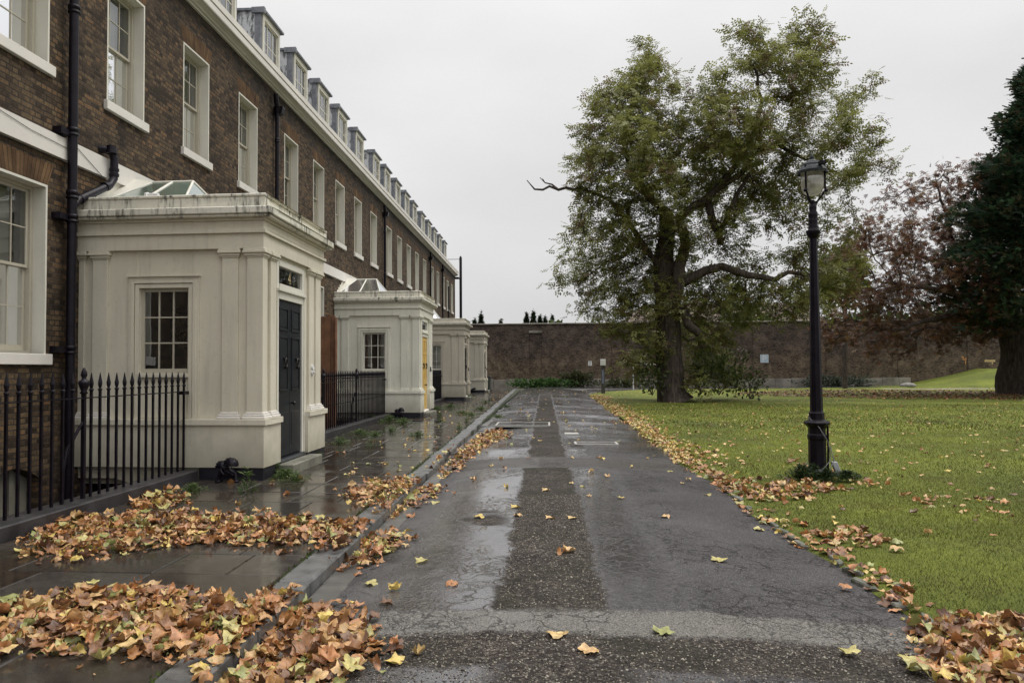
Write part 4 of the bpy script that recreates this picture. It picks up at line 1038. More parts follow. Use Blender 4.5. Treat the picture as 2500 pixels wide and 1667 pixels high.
# covers in the road
cv = MB()
c1 = simple('pale_metal_cover', (.30, .29, .26), (.42, .41, .38), .5, 8, .2)
def cover(x0, x1, y0, y1, lab, rim=True):
    z = max(road_z(x, y) for x in (x0, (x0+x1)/2, x1) for y in (y0, (y0+y1)/2, y1))+.006; q = MB(); zz = z-.05
    if rim:
        q.box(x0, x1, y0, y0+.05, zz, z); q.box(x0, x1, y1-.05, y1, zz, z); q.box(x0, x0+.05, y0+.05, y1-.05, zz, z); q.box(x1-.05, x1, y0+.05, y1-.05, zz, z)
        C_ = thing('inspection_cover', lab, 'manhole cover', ((x0+x1)/2, y0, 0), 'metal covers let into the road')
        q.build('rim', c1, C_); MB().box(x0+.05, x1-.05, y0+.05, y1-.05, zz, z-.006).build('lid', M['road'], C_)
    else: q.box(x0, x1, y0, y1, zz, z); tag(q.build('inspection_cover', c1), lab, 'manhole cover', 'metal covers let into the road')
cover(.62, 1.54, 15.75, 16.3, 'rectangular cover with a thin metal rim in the right half of the road')
cover(-1.40, .14, 20.6, 21.9, 'large pale-rimmed cover beside the left channel of the road')
cover(.48, .82, 18.3, 18.75, 'small solid pale plate in the middle of the road', False)

# edging setts
M['sett'] = simple('mossy_stone_sett', (.05, .055, .03), (.14, .135, .115), .7, 9, .6, .006)
for i, y in enumerate([4.55, 4.85, 5.15, 5.5, 6.0, 6.35, 6.7, 7.3, 7.55, 7.85, 8.15, 8.5, 9.1, 9.8, 10.4, 5.9, 6.9]):
    x = edge_r(y)+.02+random.uniform(-.03, .03)+(.22 if i >= 15 else 0); a_ = random.uniform(-.3, .3); L = random.uniform(.09, .17); wd = random.uniform(.022, .045)
    q = MB(); vs = []
    for z, k in ((-.12, 1.), (-.058, 1.), (-.046, .8)):
        for j in range(8):
            tt = 2*PI*j/8+.39; px = wd*k*math.copysign(abs(math.cos(tt))**.6, math.cos(tt)); py = L*k*math.copysign(abs(math.sin(tt))**.6, math.sin(tt))
            w1 = 1+.18*math.sin(j*2.3+i*1.7); px, py = px*w1, py*w1; vs.append((x+px*math.cos(a_)-py*math.sin(a_), y+px*math.sin(a_)+py*math.cos(a_), z-.012))
    q.add(vs, [(r*8+j, r*8+(j+1) % 8, r*8+8+(j+1) % 8, r*8+8+j) for r in range(2) for j in range(8)]+[tuple(range(16, 24))])
    ORDN = ['first', 'second', 'third', 'fourth', 'fifth', 'sixth', 'seventh', 'eighth', 'ninth', 'tenth', 'eleventh', 'twelfth', 'thirteenth', 'fourteenth', 'fifteenth']
    slab_ = 'worn stone sett in the lawn edge, %s counted from the camera' % ORDN[i] if i < 15 else 'outlying stone sett in the grass, the %s of two' % ('nearer' if i == 15 else 'farther')
    tag(q.build('edging_sett', M['sett']), slab_, 'stone sett', 'stone setts along the lawn edge')

# ------------------------------------------------------------------ lamp post
lx, ly, lz = 4.10, 11.6, -.06
LP = thing('lamp_post', 'black cast iron lamp post with a glass lantern standing on the lawn', 'street lamp', (lx, ly, lz))
sx = .00644
def Z(y): return 1.6+(897-y)*sx
b_ = MB(); b_.lathe(lx, ly, [(.155, lz), (.155, .06), (.128, .09), (.126, Z(1068)), (.138, Z(1063)), (.138, Z(1056)), (.124, Z(1052)), (.124, Z(1040)), (.14, Z(1036)), (.165, Z(1032)), (.187, Z(1029)), (.187, Z(1026)), (.16, Z(1022)), (.115, Z(1020)), (.112, Z(1004)), (.098, Z(1001))], 8, False, .5)
b_.build('base', M['lamp_iron'], LP, bevel=.005)
b_ = MB(); b_.lathe(lx, ly, [(.098, Z(1003)), (.092, Z(998)), (.055, Z(590))], 8, False, .5); b_.build('shaft', M['lamp_iron'], LP)
b_ = MB(); b_.lathe(lx, ly, [(.055, Z(592)), (.075, Z(586)), (.10, Z(578)), (.105, Z(574)), (.07, Z(570)), (.075, Z(566)), (.066, Z(562)), (.066, Z(552)), (.068, Z(548)), (.058, Z(545)), (.07, Z(539)), (.068, Z(532)), (.05, Z(526)), (.056, Z(520)), (.05, Z(509))], 16); b_.build('neck', M['lamp_iron'], LP)
zb = Z(490); zt = Z(432); K_ = .9
fr = MB()
for k in range(3):
    a_ = -.35+k*2*PI/3; ca, sa = math.cos(a_), math.sin(a_)
    fr.tube([(lx+.02*ca, ly+.02*sa, Z(513)), (lx+.09*ca, ly+.09*sa, Z(500)), (lx+.15*ca, ly+.15*sa, Z(486)), (lx+.175*ca, ly+.175*sa, Z(480)), (lx+.178*ca, ly+.178*sa, Z(420))], .015, 8)
    fr.lathe(lx+.19*ca, ly+.19*sa, [(.025, Z(484)), (.03, Z(480)), (.018, Z(476))], 8)
fr.lathe(lx, ly, [(.03, Z(513)), (.05, Z(506)), (.02, Z(500))], 10)
LT = fr.build('lantern', M['lamp_iron'], LP)
m, t, b = newmat('weathered_lamp_glass'); t.nodes.remove(b)
tr_ = N(t, 'ShaderNodeBsdfTransparent'); tr_.inputs[0].default_value = (.8, .8, .78, 1); df = N(t, 'ShaderNodeBsdfTranslucent'); df.inputs[0].default_value = (.6, .58, .53, 1); gl = N(t, 'ShaderNodeBsdfGlossy'); gl.inputs['Roughness'].default_value = .1
m1 = N(t, 'ShaderNodeMixShader'); t.links.new(ramp(t, noise(t, pos(t), 9, 4), [(.3, .5), (.7, .85)]), m1.inputs[0]); t.links.new(tr_.outputs[0], m1.inputs[1]); t.links.new(df.outputs[0], m1.inputs[2])
m2 = N(t, 'ShaderNodeMixShader'); m2.inputs[0].default_value = .12; t.links.new(m1.outputs[0], m2.inputs[1]); t.links.new(gl.outputs[0], m2.inputs[2]); t.links.new(m2.outputs[0], t.nodes['Material Output'].inputs[0])
b_ = MB(); b_.lathe(lx, ly, [(.03, Z(490)), (.085, Z(488)), (.13, Z(483)), (.155, Z(474)), (.163, Z(462)), (.163, Z(432))], 20); b_.build('glass_bowl', m, LT)
b_ = MB(); b_.lathe(lx, ly, [(.04, Z(470)), (.04, Z(440))], 8); b_.build('bulb', M['wplastic'], LT)
b_ = MB(); b_.lathe(lx, ly, [(.18, Z(430)), (.212, Z(438)), (.22, Z(432)), (.185, Z(424)), (.155, Z(420)), (.15, Z(415)), (.115, Z(412)), (.11, Z(410)), (.03, Z(403)), (.02, Z(402))], 16, False); b_.build('lantern_roof', M['lamp_roof'], LT)
b_ = MB(); b_.lathe(lx, ly, [(.025, Z(404)), (.034, Z(399)), (.03, Z(396)), (.012, Z(392)), (.003, Z(387))], 10); b_.build('finial', M['lamp_roof'], LT)
b_ = MB(); b_.box(lx+.03, lx+.12, ly-.245, ly-.17, Z(424), Z(416)); b_.build('bracket', M['lamp_iron'], LT)
for nm, pts in (('cable', [(lx-.14, ly-.03, .86), (lx-.02, ly-.16, .7), (lx+.1, ly-.15, .5), (lx+.17, ly-.05, .33), (lx+.15, ly-.1, .2), (lx+.0, ly-.2, .08), (lx-.15, ly-.2, .05), (lx-.22, ly-.1, .11), (lx-.15, ly-.0, .17)]),
                ('cable', [(lx+.16, ly-.08, .42), (lx+.2, ly-.12, .2), (lx+.1, ly-.2, .08), (lx-.05, ly-.22, .06)])):
    MB().tube(pts, .007, 6).build(nm, simple('grey_cable', (.10, .10, .11), (.16, .16, .17), .4, 5, 0), LP)
MB().tube([(lx+.15, ly-.02, .72), (lx+.155, ly-.02, .4), (lx+.15, ly, .0)], .016, 8).build('conduit', M['lamp_iron'], LP)
gx = thing('junction_box', 'small grey metal box leaning against the foot of the lamp post', 'electrical box', (lx+.24, ly-.1, 0))
q = MB().box(-.04, .04, -.035, .035, 0, .22); q.v = [(lx+.22+x-.35*z+.06, ly-.1+y, z-.03) for x, y, z in [(v[0], v[1], v[2]) for v in q.v]]
q.build('box', M['grey_box'], gx, bevel=.006)
#@@VEG
# ------------------------------------------------------------------ trees
def grow(nodes, parents, att, step=.45, kill=.7, infl=6.0, iters=150, droop=0.0, seed=1):
    r = np.random.default_rng(seed)
    P = [np.array(p, float) for p in nodes]; par = list(parents); att = np.array(att)
    A = np.array(P); d2 = np.full(len(att), 1e9); nn = np.zeros(len(att), int)
    def upd(i0):
        nonlocal d2, nn
        B = np.array(P[i0:]); D = ((att[:, None, :]-B[None])**2).sum(-1); j = D.argmin(1); m_ = D[np.arange(len(att)), j]
        q = m_ < d2; d2[q] = m_[q]; nn[q] = j[q]+i0
    upd(0)
    for it in range(iters):
        if len(att) == 0: break
        act = d2 < infl**2
        if not act.any(): act = d2 <= d2.min()+1
        i0 = len(P); order = np.unique(nn[act])
        new = 0
        for k in order:
            m_ = act & (nn == k); d = att[m_]-P[k]; d /= np.linalg.norm(d, axis=1, keepdims=True)+1e-9
            v = d.mean(0)+r.normal(0, .22, 3); v[2] -= droop
            v /= np.linalg.norm(v)+1e-9; q = P[k]+v*step
            P.append(q); par.append(k); new += 1
        if not new: break
        upd(i0); keep = d2 > kill**2
        att, d2, nn = att[keep], d2[keep], nn[keep]
        if len(P) > 9000: break
    return np.array(P), np.array(par)
def radii(P, par, tip=.011, e=2.4):
    acc = np.zeros(len(P)); R = np.zeros(len(P))
    for i in range(len(P)-1, -1, -1):
        R[i] = max(acc[i]**(1/e), tip)
        if par[i] >= 0: acc[par[i]] += R[i]**e
    return R
def branch_mesh(P, par, R, minr=0.0):
    """one continuous skin per limb; child limbs start inside their parent"""
    kids = {}
    for i, p in enumerate(par):
        if p >= 0: kids.setdefault(p, []).append(i)
    V = []; F = []
    def ring(c, d, r, n):
        d = d/(np.linalg.norm(d)+1e-9); a = np.cross(d, [.3, .9, .2]); a /= np.linalg.norm(a)+1e-9; b = np.cross(d, a)
        t_ = np.arange(n)*2*PI/n; return c+np.outer(np.cos(t_), a)*r+np.outer(np.sin(t_), b)*r
    starts = [(0, None)]
    stack = []
    roots = [i for i, p in enumerate(par) if p < 0]
    todo = [(r_, -1) for r_ in roots]
    while todo:
        i, p = todo.pop(); chain = ([p] if p >= 0 else [])+[i]
        while True:
            k = kids.get(chain[-1], [])
            if not k: break
            k = sorted(k, key=lambda q: -R[q]); 
            for q in k[1:]: todo.append((q, chain[-1]))
            chain.append(k[0])
        if len(chain) < 2: continue
        rr_ = [min(R[chain[0]], R[chain[1]]*1.1) if p >= 0 else R[chain[0]]]+[R[c] for c in chain[1:]]
        n = 14 if max(rr_) > .25 else (8 if max(rr_) > .07 else (5 if max(rr_) > .025 else 3))
        b0 = len(V)
        for j, c in enumerate(chain):
            d = P[chain[min(j+1, len(chain)-1)]]-P[chain[max(j-1, 0)]]; V.extend(ring(P[c], d, rr_[j], n))
        for j in range(len(chain)-1):
            for k in range(n): F.append((b0+j*n+k, b0+j*n+(k+1) % n, b0+(j+1)*n+(k+1) % n, b0+(j+1)*n+k))
    return np.array(V), np.array(F)
def blob_points(blobs, Y0, dens, depth, seed):
    r = np.random.default_rng(seed); out = []
    for b in blobs:
        cx, cy, rad = b[:3]; k = b[3] if len(b) > 3 else 1.0; dz = b[4] if len(b) > 4 else None
        n = max(3, int(dens*k*rad*rad/10000))
        dy = dz if dz is not None else r.normal(0, depth)
        c = a2(cx, cy, 1, Y0+dy); Rm = rad*1.0629*(Y0+dy)/1800
        q = r.normal(0, 1, (n, 3)); q /= np.linalg.norm(q, axis=1, keepdims=True); q *= (r.random((n, 1))**.4)*Rm
        q[:, 1] *= 1.25; out.append(c+q)
    return np.concatenate(out)
def path_nodes(nodes, pars, R, pts, start, Y0, r0_, r1_, step=.45):
    """pts: (px,py,depth) limb traced in photo pixels at the tree's own distance"""
    W_ = [nodes[start]]+[a2(x, y, 1, Y0+d) for x, y, d in pts]; last = start; L_ = sum(np.linalg.norm(W_[i+1]-W_[i]) for i in range(len(W_)-1)); s_ = 0
    for i in range(len(W_)-1):
        seg = np.linalg.norm(W_[i+1]-W_[i]); n = max(1, int(seg/step))
        for k in range(1, n+1):
            q = W_[i]+(W_[i+1]-W_[i])*k/n; s_ += seg/n
            nodes.append(q+rng.normal(0, .04, 3)*(k < n)); pars.append(last); R.append(r0_+(r1_-r0_)*s_/L_); last = len(nodes)-1
    return last
m, t, b = newmat('ridged_bark'); p = pos(t, (7, 7, 1.1))
f = noise(t, p, 1.6, 6, .65)
t.links.new(ramp(t, f, [(.32, (.02, .016, .013)), (.55, (.07, .055, .046)), (.75, (.125, .105, .09))]), b.inputs['Base Color']); b.inputs['Roughness'].default_value = .9; b.inputs['Specular IOR Level'].default_value = .2
bump(t, b, f, 1.0, .07); M['bark'] = m
M['leafgreen'] = attrmat('tree_leaf', .45, .42, bst=0)
def pinnate(n=5, w=.085, l=.26):
    V = []; F = []
    for i in range(n):
        y = .12+.8*i/(n-1)
        for s in ((-1, 1) if i < n-1 else (0,)):
            a = s*1.05; dx, dy = math.sin(a), math.cos(a)
            if s == 0: dx, dy = 0, 1
            px, py = -dy*w/2, dx*w/2; b = len(V); dz = -.06
            V += [(0, y, 0), (dx*l*.5+px, y+dy*l*.5+py, .01), (dx*l, y+dy*l, dz), (dx*l*.5-px, y+dy*l*.5-py, .01)]; F.append((b, b+1, b+2, b+3))
    return np.array(V), np.array(F)
def leafcloud(parent, name, P, par, R, thr, per, size, cols, tv, tf, seed, droop=.4, jit=.22, mat=None, flat=1.0, clump=.0):
    r = np.random.default_rng(seed); tips = np.where(R < thr)[0]; idx = np.repeat(tips, per)
    n = len(idx); d = P[idx]-P[np.maximum(par[idx], 0)]; d /= np.linalg.norm(d, axis=1, keepdims=True)+1e-9
    D = d*.7+r.normal(0, .8, (n, 3)); D[:, 2] = D[:, 2]*flat-droop*r.random(n)
    L_ = P[idx]-d*r.random((n, 1))*.45+r.normal(0, jit, (n, 3))
    sc = r.uniform(size[0], size[1], n)
    V, F = scatter(tv, tf, frames(D, r.normal(0, .45, n)), L_, sc)
    k = r.random(n)
    if clump:
        g_ = .5+.5*np.sin(L_[:, 0]*1.9+np.sin(L_[:, 2]*1.4)*1.5)*np.sin(L_[:, 2]*1.7+L_[:, 1]*.8); k = np.clip(k*(1-clump)+g_*clump, 0, .999)
    c = np.array(cols)[np.minimum((k*len(cols)).astype(int), len(cols)-1)]*r.uniform(.7, 1.3, (n, 1))
    return np_mesh(name, V, F, mat or M['leafgreen'], np.repeat(c, len(tv), 0), parent)

# --- the large pinnate-leaved tree
TY = 36.6
base = a2(1540, 921, 2, -.06); base = np.array([base[0], TY, -.12])
T1 = thing('broadleaf_tree', 'large green broadleaf tree with a thick ridged trunk on the lawn by the road', 'tree', tuple(base))
nodes = [base]; pars = [-1]; R_ = [.95]
t0 = path_nodes(nodes, pars, R_, [(1541, 895, 0)], 0, TY, .84, .68, .25)
t1 = path_nodes(nodes, pars, R_, [(1536, 780, 0), (1532, 730, 0)], t0, TY, .66, .6)
tL = path_nodes(nodes, pars, R_, [(1528, 660, .3), (1526, 590, .4), (1532, 540, .5), (1530, 490, .3)], t1, TY, .6, .34)
tR = path_nodes(nodes, pars, R_, [(1552, 680, -.4), (1560, 640, -.4), (1575, 560, -.3), (1560, 500, 0), (1600, 470, .2), (1640, 440, .4)], t1, TY, .34, .17)
l1 = path_nodes(nodes, pars, R_, [(1570, 650, -.2), (1620, 622, -.3), (1660, 612, -.6), (1720, 632, -.9), (1780, 642, -1.2), (1810, 625, -1.3), (1838, 628, -1.4)], t1+6, TY, .3, .09)
l1b = path_nodes(nodes, pars, R_, [(1655, 560, .2), (1652, 530, .2), (1690, 450, .5), (1720, 400, .7)], l1-13, TY, .2, .08)
st = path_nodes(nodes, pars, R_, [(1570, 710, -.6), (1580, 745, -.9), (1605, 765, -1.1)], t1, TY, .26, .2)
path_nodes(nodes, pars, R_, [(1700, 400, .6), (1740, 345, .4), (1790, 335, .2), (1850, 365, 0), (1920, 395, 0)], tR, TY, .17, .05)
path_nodes(nodes, pars, R_, [(1700, 370, -.5), (1735, 300, -.8), (1750, 230, -.8), (1730, 150, -1)], tR, TY, .17, .05)
path_nodes(nodes, pars, R_, [(1480, 440, 1), (1450, 400, 1.3), (1430, 300, 1.2), (1470, 180, 1)], tL, TY, .2, .05)
a_ = path_nodes(nodes, pars, R_, [(1450, 520, -.8), (1400, 460, -1), (1345, 437, -1.0)], tL-6, TY, .16, .07)
forced = np.array(R_)
blobs = [(1490, 130, 45), (1480, 190, 75), (1400, 215, 55), (1420, 270, 90), (1530, 250, 75), (1360, 330, 65), (1450, 360, 110), (1330, 370, 35), (1560, 350, 90), (1350, 410, 45), (1480, 440, 100),
  (1620, 300, 75), (1640, 200, 55, .8), (1700, 290, 90), (1690, 80, 40, .7), (1750, 110, 65), (1855, 65, 55), (1800, 170, 80), (1880, 140, 55), (1850, 235, 60, .8), (1925, 235, 35, .8), (2005, 195, 28), (1950, 210, 22, .7), (1770, 330, 70),
  (1640, 400, 110), (1760, 430, 85), (1850, 320, 55, .7), (1960, 300, 55, .8), (1900, 330, 45, .8), (2010, 330, 40, .9), (2040, 385, 28, .9), (1970, 390, 40, .7), (1860, 420, 45, .6),
  (1390, 500, 80), (1330, 530, 35, .8), (1480, 540, 85), (1370, 580, 65), (1600, 520, 80, .8), (1700, 520, 55, .7), (1400, 650, 75), (1330, 650, 50), (1282, 662, 25, .7), (1345, 700, 40, .9), (1480, 640, 75),
  (1800, 470, 60, .7), (1850, 500, 55, .7), (1900, 490, 40, .9), (1620, 680, 90, 1.3), (1700, 700, 75, 1.2), (1500, 730, 90, 1.2), (1430, 740, 55, 1.2), (1620, 780, 75, 1.1), (1700, 600, 45, .6), (1780, 590, 55, .6), (1800, 690, 70, 1), (1880, 620, 65, .9),
  (1930, 640, 55, 1.2), (1950, 590, 45, 1.2), (1870, 700, 55, 1), (1450, 830, 45, .9), (1650, 850, 60, .9), (1610, 890, 35, .8), (1480, 790, 40, .8), (1560, 850, 30, .5)]
att = blob_points(blobs, TY, 115, 1.6, 3)
P, par = grow(nodes, pars, att, .40, .50, 5.0, 120, .05, 5)
Rr = radii(P, par, .012); Rr[:len(forced)] = np.maximum(forced, np.minimum(Rr[:len(forced)], forced*1.1))
V, F = branch_mesh(P, par, Rr)
np_mesh('trunk', V, F, M['bark'], None, T1, True)
dead = MB(); pt_ = lambda *l: [tuple(a2(x, y, 1, TY-1.0)) for x, y in l]
dead.tube(pt_((1350, 438), (1335, 431), (1318, 436), (1300, 431), (1283, 436), (1262, 428), (1247, 436), (1228, 435), (1210, 414)), [.09, .085, .08, .075, .07, .06, .055, .045, .018], 7)
dead.tube(pt_((1283, 436), (1268, 424), (1252, 420), (1240, 408)), [.05, .04, .03, .015], 6); dead.tube(pt_((1252, 420), (1246, 410)), [.025, .012], 5)
dead.build('dead_branch', M['bark'], T1)
print('tree1 nodes', len(P))
tv, tf = pinnate(4, .21, .40)
leafcloud(T1, 'crown', P, par, Rr, .028, 13, (.26, .46), [(.10, .105, .034), (.15, .10, .05), (.155, .162, .042), (.175, .185, .048), (.21, .22, .065), (.26, .265, .10), (.34, .34, .19)], tv, tf, 9, .35, .24, None, .5, .45)
# ivy and epicormic shoots round the trunk
# --- the red autumn tree at right
T2Y = 46.0
tb = a2(2338, 905, 2, -.05); base = np.array([tb[0]*T2Y/tb[1], T2Y, -.15])
T2 = thing('autumn_tree', 'spreading tree with sparse rust red leaves at the right side of the lawn', 'tree', tuple(base))
nodes = [base]; pars = [-1]; R_ = [1.5]
t0 = path_nodes(nodes, pars, R_, [(2330, 880, 0), (2330, 850, 0)], 0, T2Y, 1.15, .85, .3)
t1 = path_nodes(nodes, pars, R_, [(2332, 800, 0), (2325, 770, 0)], t0, T2Y, .8, .7)
def limb(st, pts, a, b): return path_nodes(nodes, pars, R_, pts, st, T2Y, a, b)
limb(t1, [(2290, 745, -.5), (2240, 735, -1.2), (2180, 725, -2), (2130, 735, -2.6), (2060, 760, -3)], .34, .07)
k_ = limb(t1, [(2300, 730, .5), (2250, 690, .8), (2200, 640, 1), (2150, 600, 1.3), (2080, 575, 1.5)], .4, .07)
limb(k_-8, [(2190, 560, .6), (2170, 480, .5), (2150, 420, .5)], .16, .05)
limb(t1, [(2320, 720, 0), (2290, 640, .2), (2260, 560, .3), (2240, 450, .5)], .45, .07)
limb(t1, [(2280, 715, -1.5), (2210, 680, -2.5), (2120, 660, -3.3), (2030, 650, -4)], .3, .06)
limb(t1, [(2305, 755, -1.0), (2285, 765, -1.4), (2262, 778, -1.6)], .3, .16)
limb(t1, [(2390, 720, .5), (2440, 660, .6)], .4, .2)
forced = np.array(R_)
blobs = [(1935, 600, 40), (1940, 540, 35), (1950, 680, 45), (2240, 395, 45), (2160, 405, 45), (2300, 420, 60), (2090, 440, 55), (2180, 470, 80), (2030, 480, 30, .7), (2000, 500, 35, .7), (2050, 540, 75), (1960, 565, 45), (2130, 560, 90), (2230, 540, 90), (1970, 620, 50), (2050, 640, 80), (2150, 660, 90), (2240, 650, 80),
         (1990, 700, 60, 1.3), (2080, 720, 75, 1.3), (2180, 740, 80, 1.3), (1930, 745, 48, 1.8), (2000, 770, 55, 1.8), (1900, 775, 38, 1.8), (2080, 785, 52, 1.6), (2260, 720, 60), (2170, 800, 30, .7), (2300, 600, 80), (2360, 700, 80), (2380, 560, 90), (2350, 460, 60)]
att = blob_points(blobs, T2Y, 105, 2.0, 13)
P, par = grow(nodes, pars, att, .48, .60, 7.0, 120, -.03, 6)
Rr = radii(P, par, .019); Rr[:len(forced)] = np.maximum(forced, np.minimum(Rr[:len(forced)], forced*1.1))
V, F = branch_mesh(P, par, Rr); np_mesh('trunk', V, F, M['bark'], None, T2, True)
print('tree2 nodes', len(P))
lv5 = []; lf5 = []
for a in (-1.2, -.6, 0, .6, 1.2):
    b = len(lv5); c_, s_ = math.cos(a), math.sin(a); k = 1-.25*abs(a)
    for x, y in ((0, 0), (.13, .6), (0, 1), (-.13, .6)): lv5.append(((x*c_+y*s_)*k, (y*c_-x*s_)*k, -.12*y*y))
    lf5.append((b, b+1, b+2, b+3))
lv5, lf5 = np.array(lv5), np.array(lf5)
leafcloud(T2, 'crown', P, par, Rr, .026, 13, (.20, .36), [(.15, .068, .040), (.115, .052, .034), (.18, .09, .05), (.085, .045, .03), (.20, .125, .06), (.07, .045, .028)], lv5, lf5, 19, .3, .28)
# --- dark conifer at the right edge
def conifer(name, lab, base, H, Rb, n, seed, leaf=(.5, .9), cols=((.020, .042, .020), (.034, .062, .028), (.014, .030, .016), (.05, .045, .022)), grp=None, z0=.12, cat='tree'):
    r = np.random.default_rng(seed); T = thing(name, lab, cat, tuple(base), grp)
    MB().tube([base, (base[0]+.1, base[1], base[2]+H*.5), (base[0], base[1], base[2]+H*.97)], [H*.03, H*.018, .02], 8).build('trunk', M['bark'], T)
    u = r.random(n)**.8; z = z0+(1-z0)*u; ang = r.random(n)*2*PI
    prof = np.minimum(1, ((1-z)**1.05)*1.62)*(.84+.13*np.sin(z*61+ang*2)+.10*np.sin(ang*7+z*29)+.07*r.normal(0, 1, n))
    rad = Rb*prof*(1-.55*r.random(n)**2.2)
    L_ = np.stack([base[0]+rad*np.cos(ang), base[1]+rad*np.sin(ang), base[2]+H*z+r.normal(0, .25, n)], 1)
    D = np.stack([np.cos(ang), np.sin(ang), r.uniform(-.1, .6, n)], 1)+r.normal(0, .22, (n, 3))
    tv = []; tf = []
    for a, l in ((0, 1), (.55, .7), (-.55, .7), (1.0, .4), (-1.0, .4)):
        b = len(tv); c_, s_ = math.cos(a), math.sin(a); w = .05
        for x, y in ((-w, .0), (w, .0), (w*.8, .6), (0, 1), (-w*.8, .6)):
            y *= l; tv.append((x*c_+y*s_, y*c_-x*s_, -.15*y*y))
        tf.append((b, b+1, b+2, b+4)); tf.append((b+4, b+2, b+3, b+3))
    tf = [f for f in tf if len(set(f)) == 4]+[]
    tv = np.array(tv); tf = np.array(tf)
    V, F = scatter(tv, tf, frames(D, r.uniform(-1.5, 1.5, n)), L_, r.uniform(leaf[0], leaf[1], n)*np.where(r.random(n) < .12, 1.5, 1))
    c = np.array(cols)[r.integers(0, len(cols), n)]*r.uniform(.6, 1.35, (n, 1))
    np_mesh('foliage', V, F, M['leafgreen'], np.repeat(c, len(tv), 0), T); return T
cbp = a2(2480, 800, 1, 42.0)
conifer('conifer', 'tall dark green conifer cut off by the right edge of the photo', np.array([cbp[0], 42.0, -.1]), 23.0, 6.1, 62000, 21, (.30, .72), z0=.17)
for i, (px, py, h) in enumerate(((1105, 722, 5), (1090, 735, 3.5), (1150, 738, 3), (1209, 722, 4.5), (1225, 716, 5), (1240, 728, 4), (1252, 730, 3.6), (1268, 728, 4))):
    Yd = 108; q = a2(px, py, 1, Yd); H_ = q[2]
    conifer('far_conifer', ['small dark spruce tip left of the others above the garden wall', 'low dark spruce tip beside the farthest porch roof', 'short spruce tip alone on the garden wall skyline', 'left spruce tip of the cluster above the garden wall', 'tallest spruce tip of the cluster above the garden wall', 'ragged spruce tip just right of the tallest one', 'low spruce tip in the middle of the cluster', 'rightmost spruce tip of the cluster above the garden wall'][i], np.array([q[0], Yd, -.1]), H_, 1.6, 1100, 40+i, (.3, .6), grp='spruces beyond the garden wall', z0=.6)
# low hanging bush-like masses
def bush(name, lab, c, rad, n, cols, leaf, seed, grp=None, flat=1.0, cat='shrub', mat=None):
    r = np.random.default_rng(seed); T = thing(name, lab, cat, (c[0], c[1], c[2]-rad[2]), grp)
    q = r.normal(0, 1, (n, 3)); q /= np.linalg.norm(q, axis=1, keepdims=True); s = (r.random((n, 1))**.45)
    lump = 1+.22*np.sin(q[:, :1]*7+seed)+.18*np.sin(q[:, 2:3]*9+seed*2)
    L_ = np.array(c)+q*s*lump*np.array(rad); L_[:, 2] = np.maximum(L_[:, 2], c[2]-rad[2]*.9)
    D = q+r.normal(0, .6, (n, 3)); D[:, 2] += .5
    V, F = scatter(lv, lfc, frames(D, r.uniform(-1.5, 1.5, n)), L_, r.uniform(leaf[0], leaf[1], n))
    cc_ = np.array(cols)[r.integers(0, len(cols), n)]*r.uniform(.6, 1.4, (n, 1))
    np_mesh('foliage', V, F, mat or M['leafgreen'], np.repeat(cc_, len(lv), 0), T)
    st_ = MB()
    for k in range(7):
        a_ = r.random()*6.28; st_.tube([(c[0], c[1], c[2]-rad[2]), (c[0]+rad[0]*.5*math.cos(a_), c[1]+rad[1]*.5*math.sin(a_), c[2])], [.02, .008], 4)
    st_.build('stems', M['bark'], T); return T
G1 = [(.05, .10, .03), (.08, .14, .04), (.035, .07, .02)]; G2 = [(.05, .055, .02), (.07, .075, .03), (.035, .04, .018)]
bush('shrub', 'glossy green low shrub spreading along the foot of the garden wall', (-.1, 67.0, .2), (2.9, .7, .42), 1300, G1, (.2, .36), 51)
bush('shrub', 'dull brown-green rounded shrub at the garden wall between the glossy shrub and the cabinet post', (2.9, 67.5, .6), (1.3, .6, .75), 1300, G2, (.16, .3), 52)
bush('shrub', 'low scrubby growth behind the cabinet post at the garden wall', (7.0, 67.4, .2), (2.6, .5, .4), 900, [(.06, .07, .03), (.09, .09, .04), (.04, .06, .02)], (.16, .28), 53)
bush('shrub', 'grey-green low hedge at the garden wall beside the boulder', (25.5, 67.5, .3), (3.6, .7, .5), 1500, [(.06, .075, .05), (.08, .095, .06), (.04, .055, .035)], (.16, .3), 54)
bush('shrub', 'dark green bush past the right end of the garden wall', (43.5, 71, 3.0), (3.6, 2.5, 2.4), 2600, [(.02, .035, .018), (.03, .05, .025)], (.3, .5), 56)
bush('bare_shrub', 'thin grey twiggy shrub against the garden wall left of the parking sign', (15.3, 67.9, 2.6), (2.4, .6, 1.9), 500, [(.13, .12, .10), (.09, .08, .07)], (.15, .25), 57)
for i, (c_, r_) in enumerate((((5.1, 35.8, 1.2), (.9, .8, .9)), ((8.3, 36.2, 1.4), (1.6, 1.2, 1.1)), ((9.8, 36.4, .9), (.9, .8, .8)))):
    bush('sucker_growth', ['leafy shoots hanging low on the left of the large tree trunk', 'dense leafy shoots drooping to the grass right of the large tree trunk', 'thin outer shoots touching the grass right of the large tree'][i], c_, r_, [350, 800, 300][i], [(.05, .07, .018), (.07, .09, .02), (.035, .05, .014)], (.12, .22), 60+i, 'suckers of the large tree', cat='shoots')
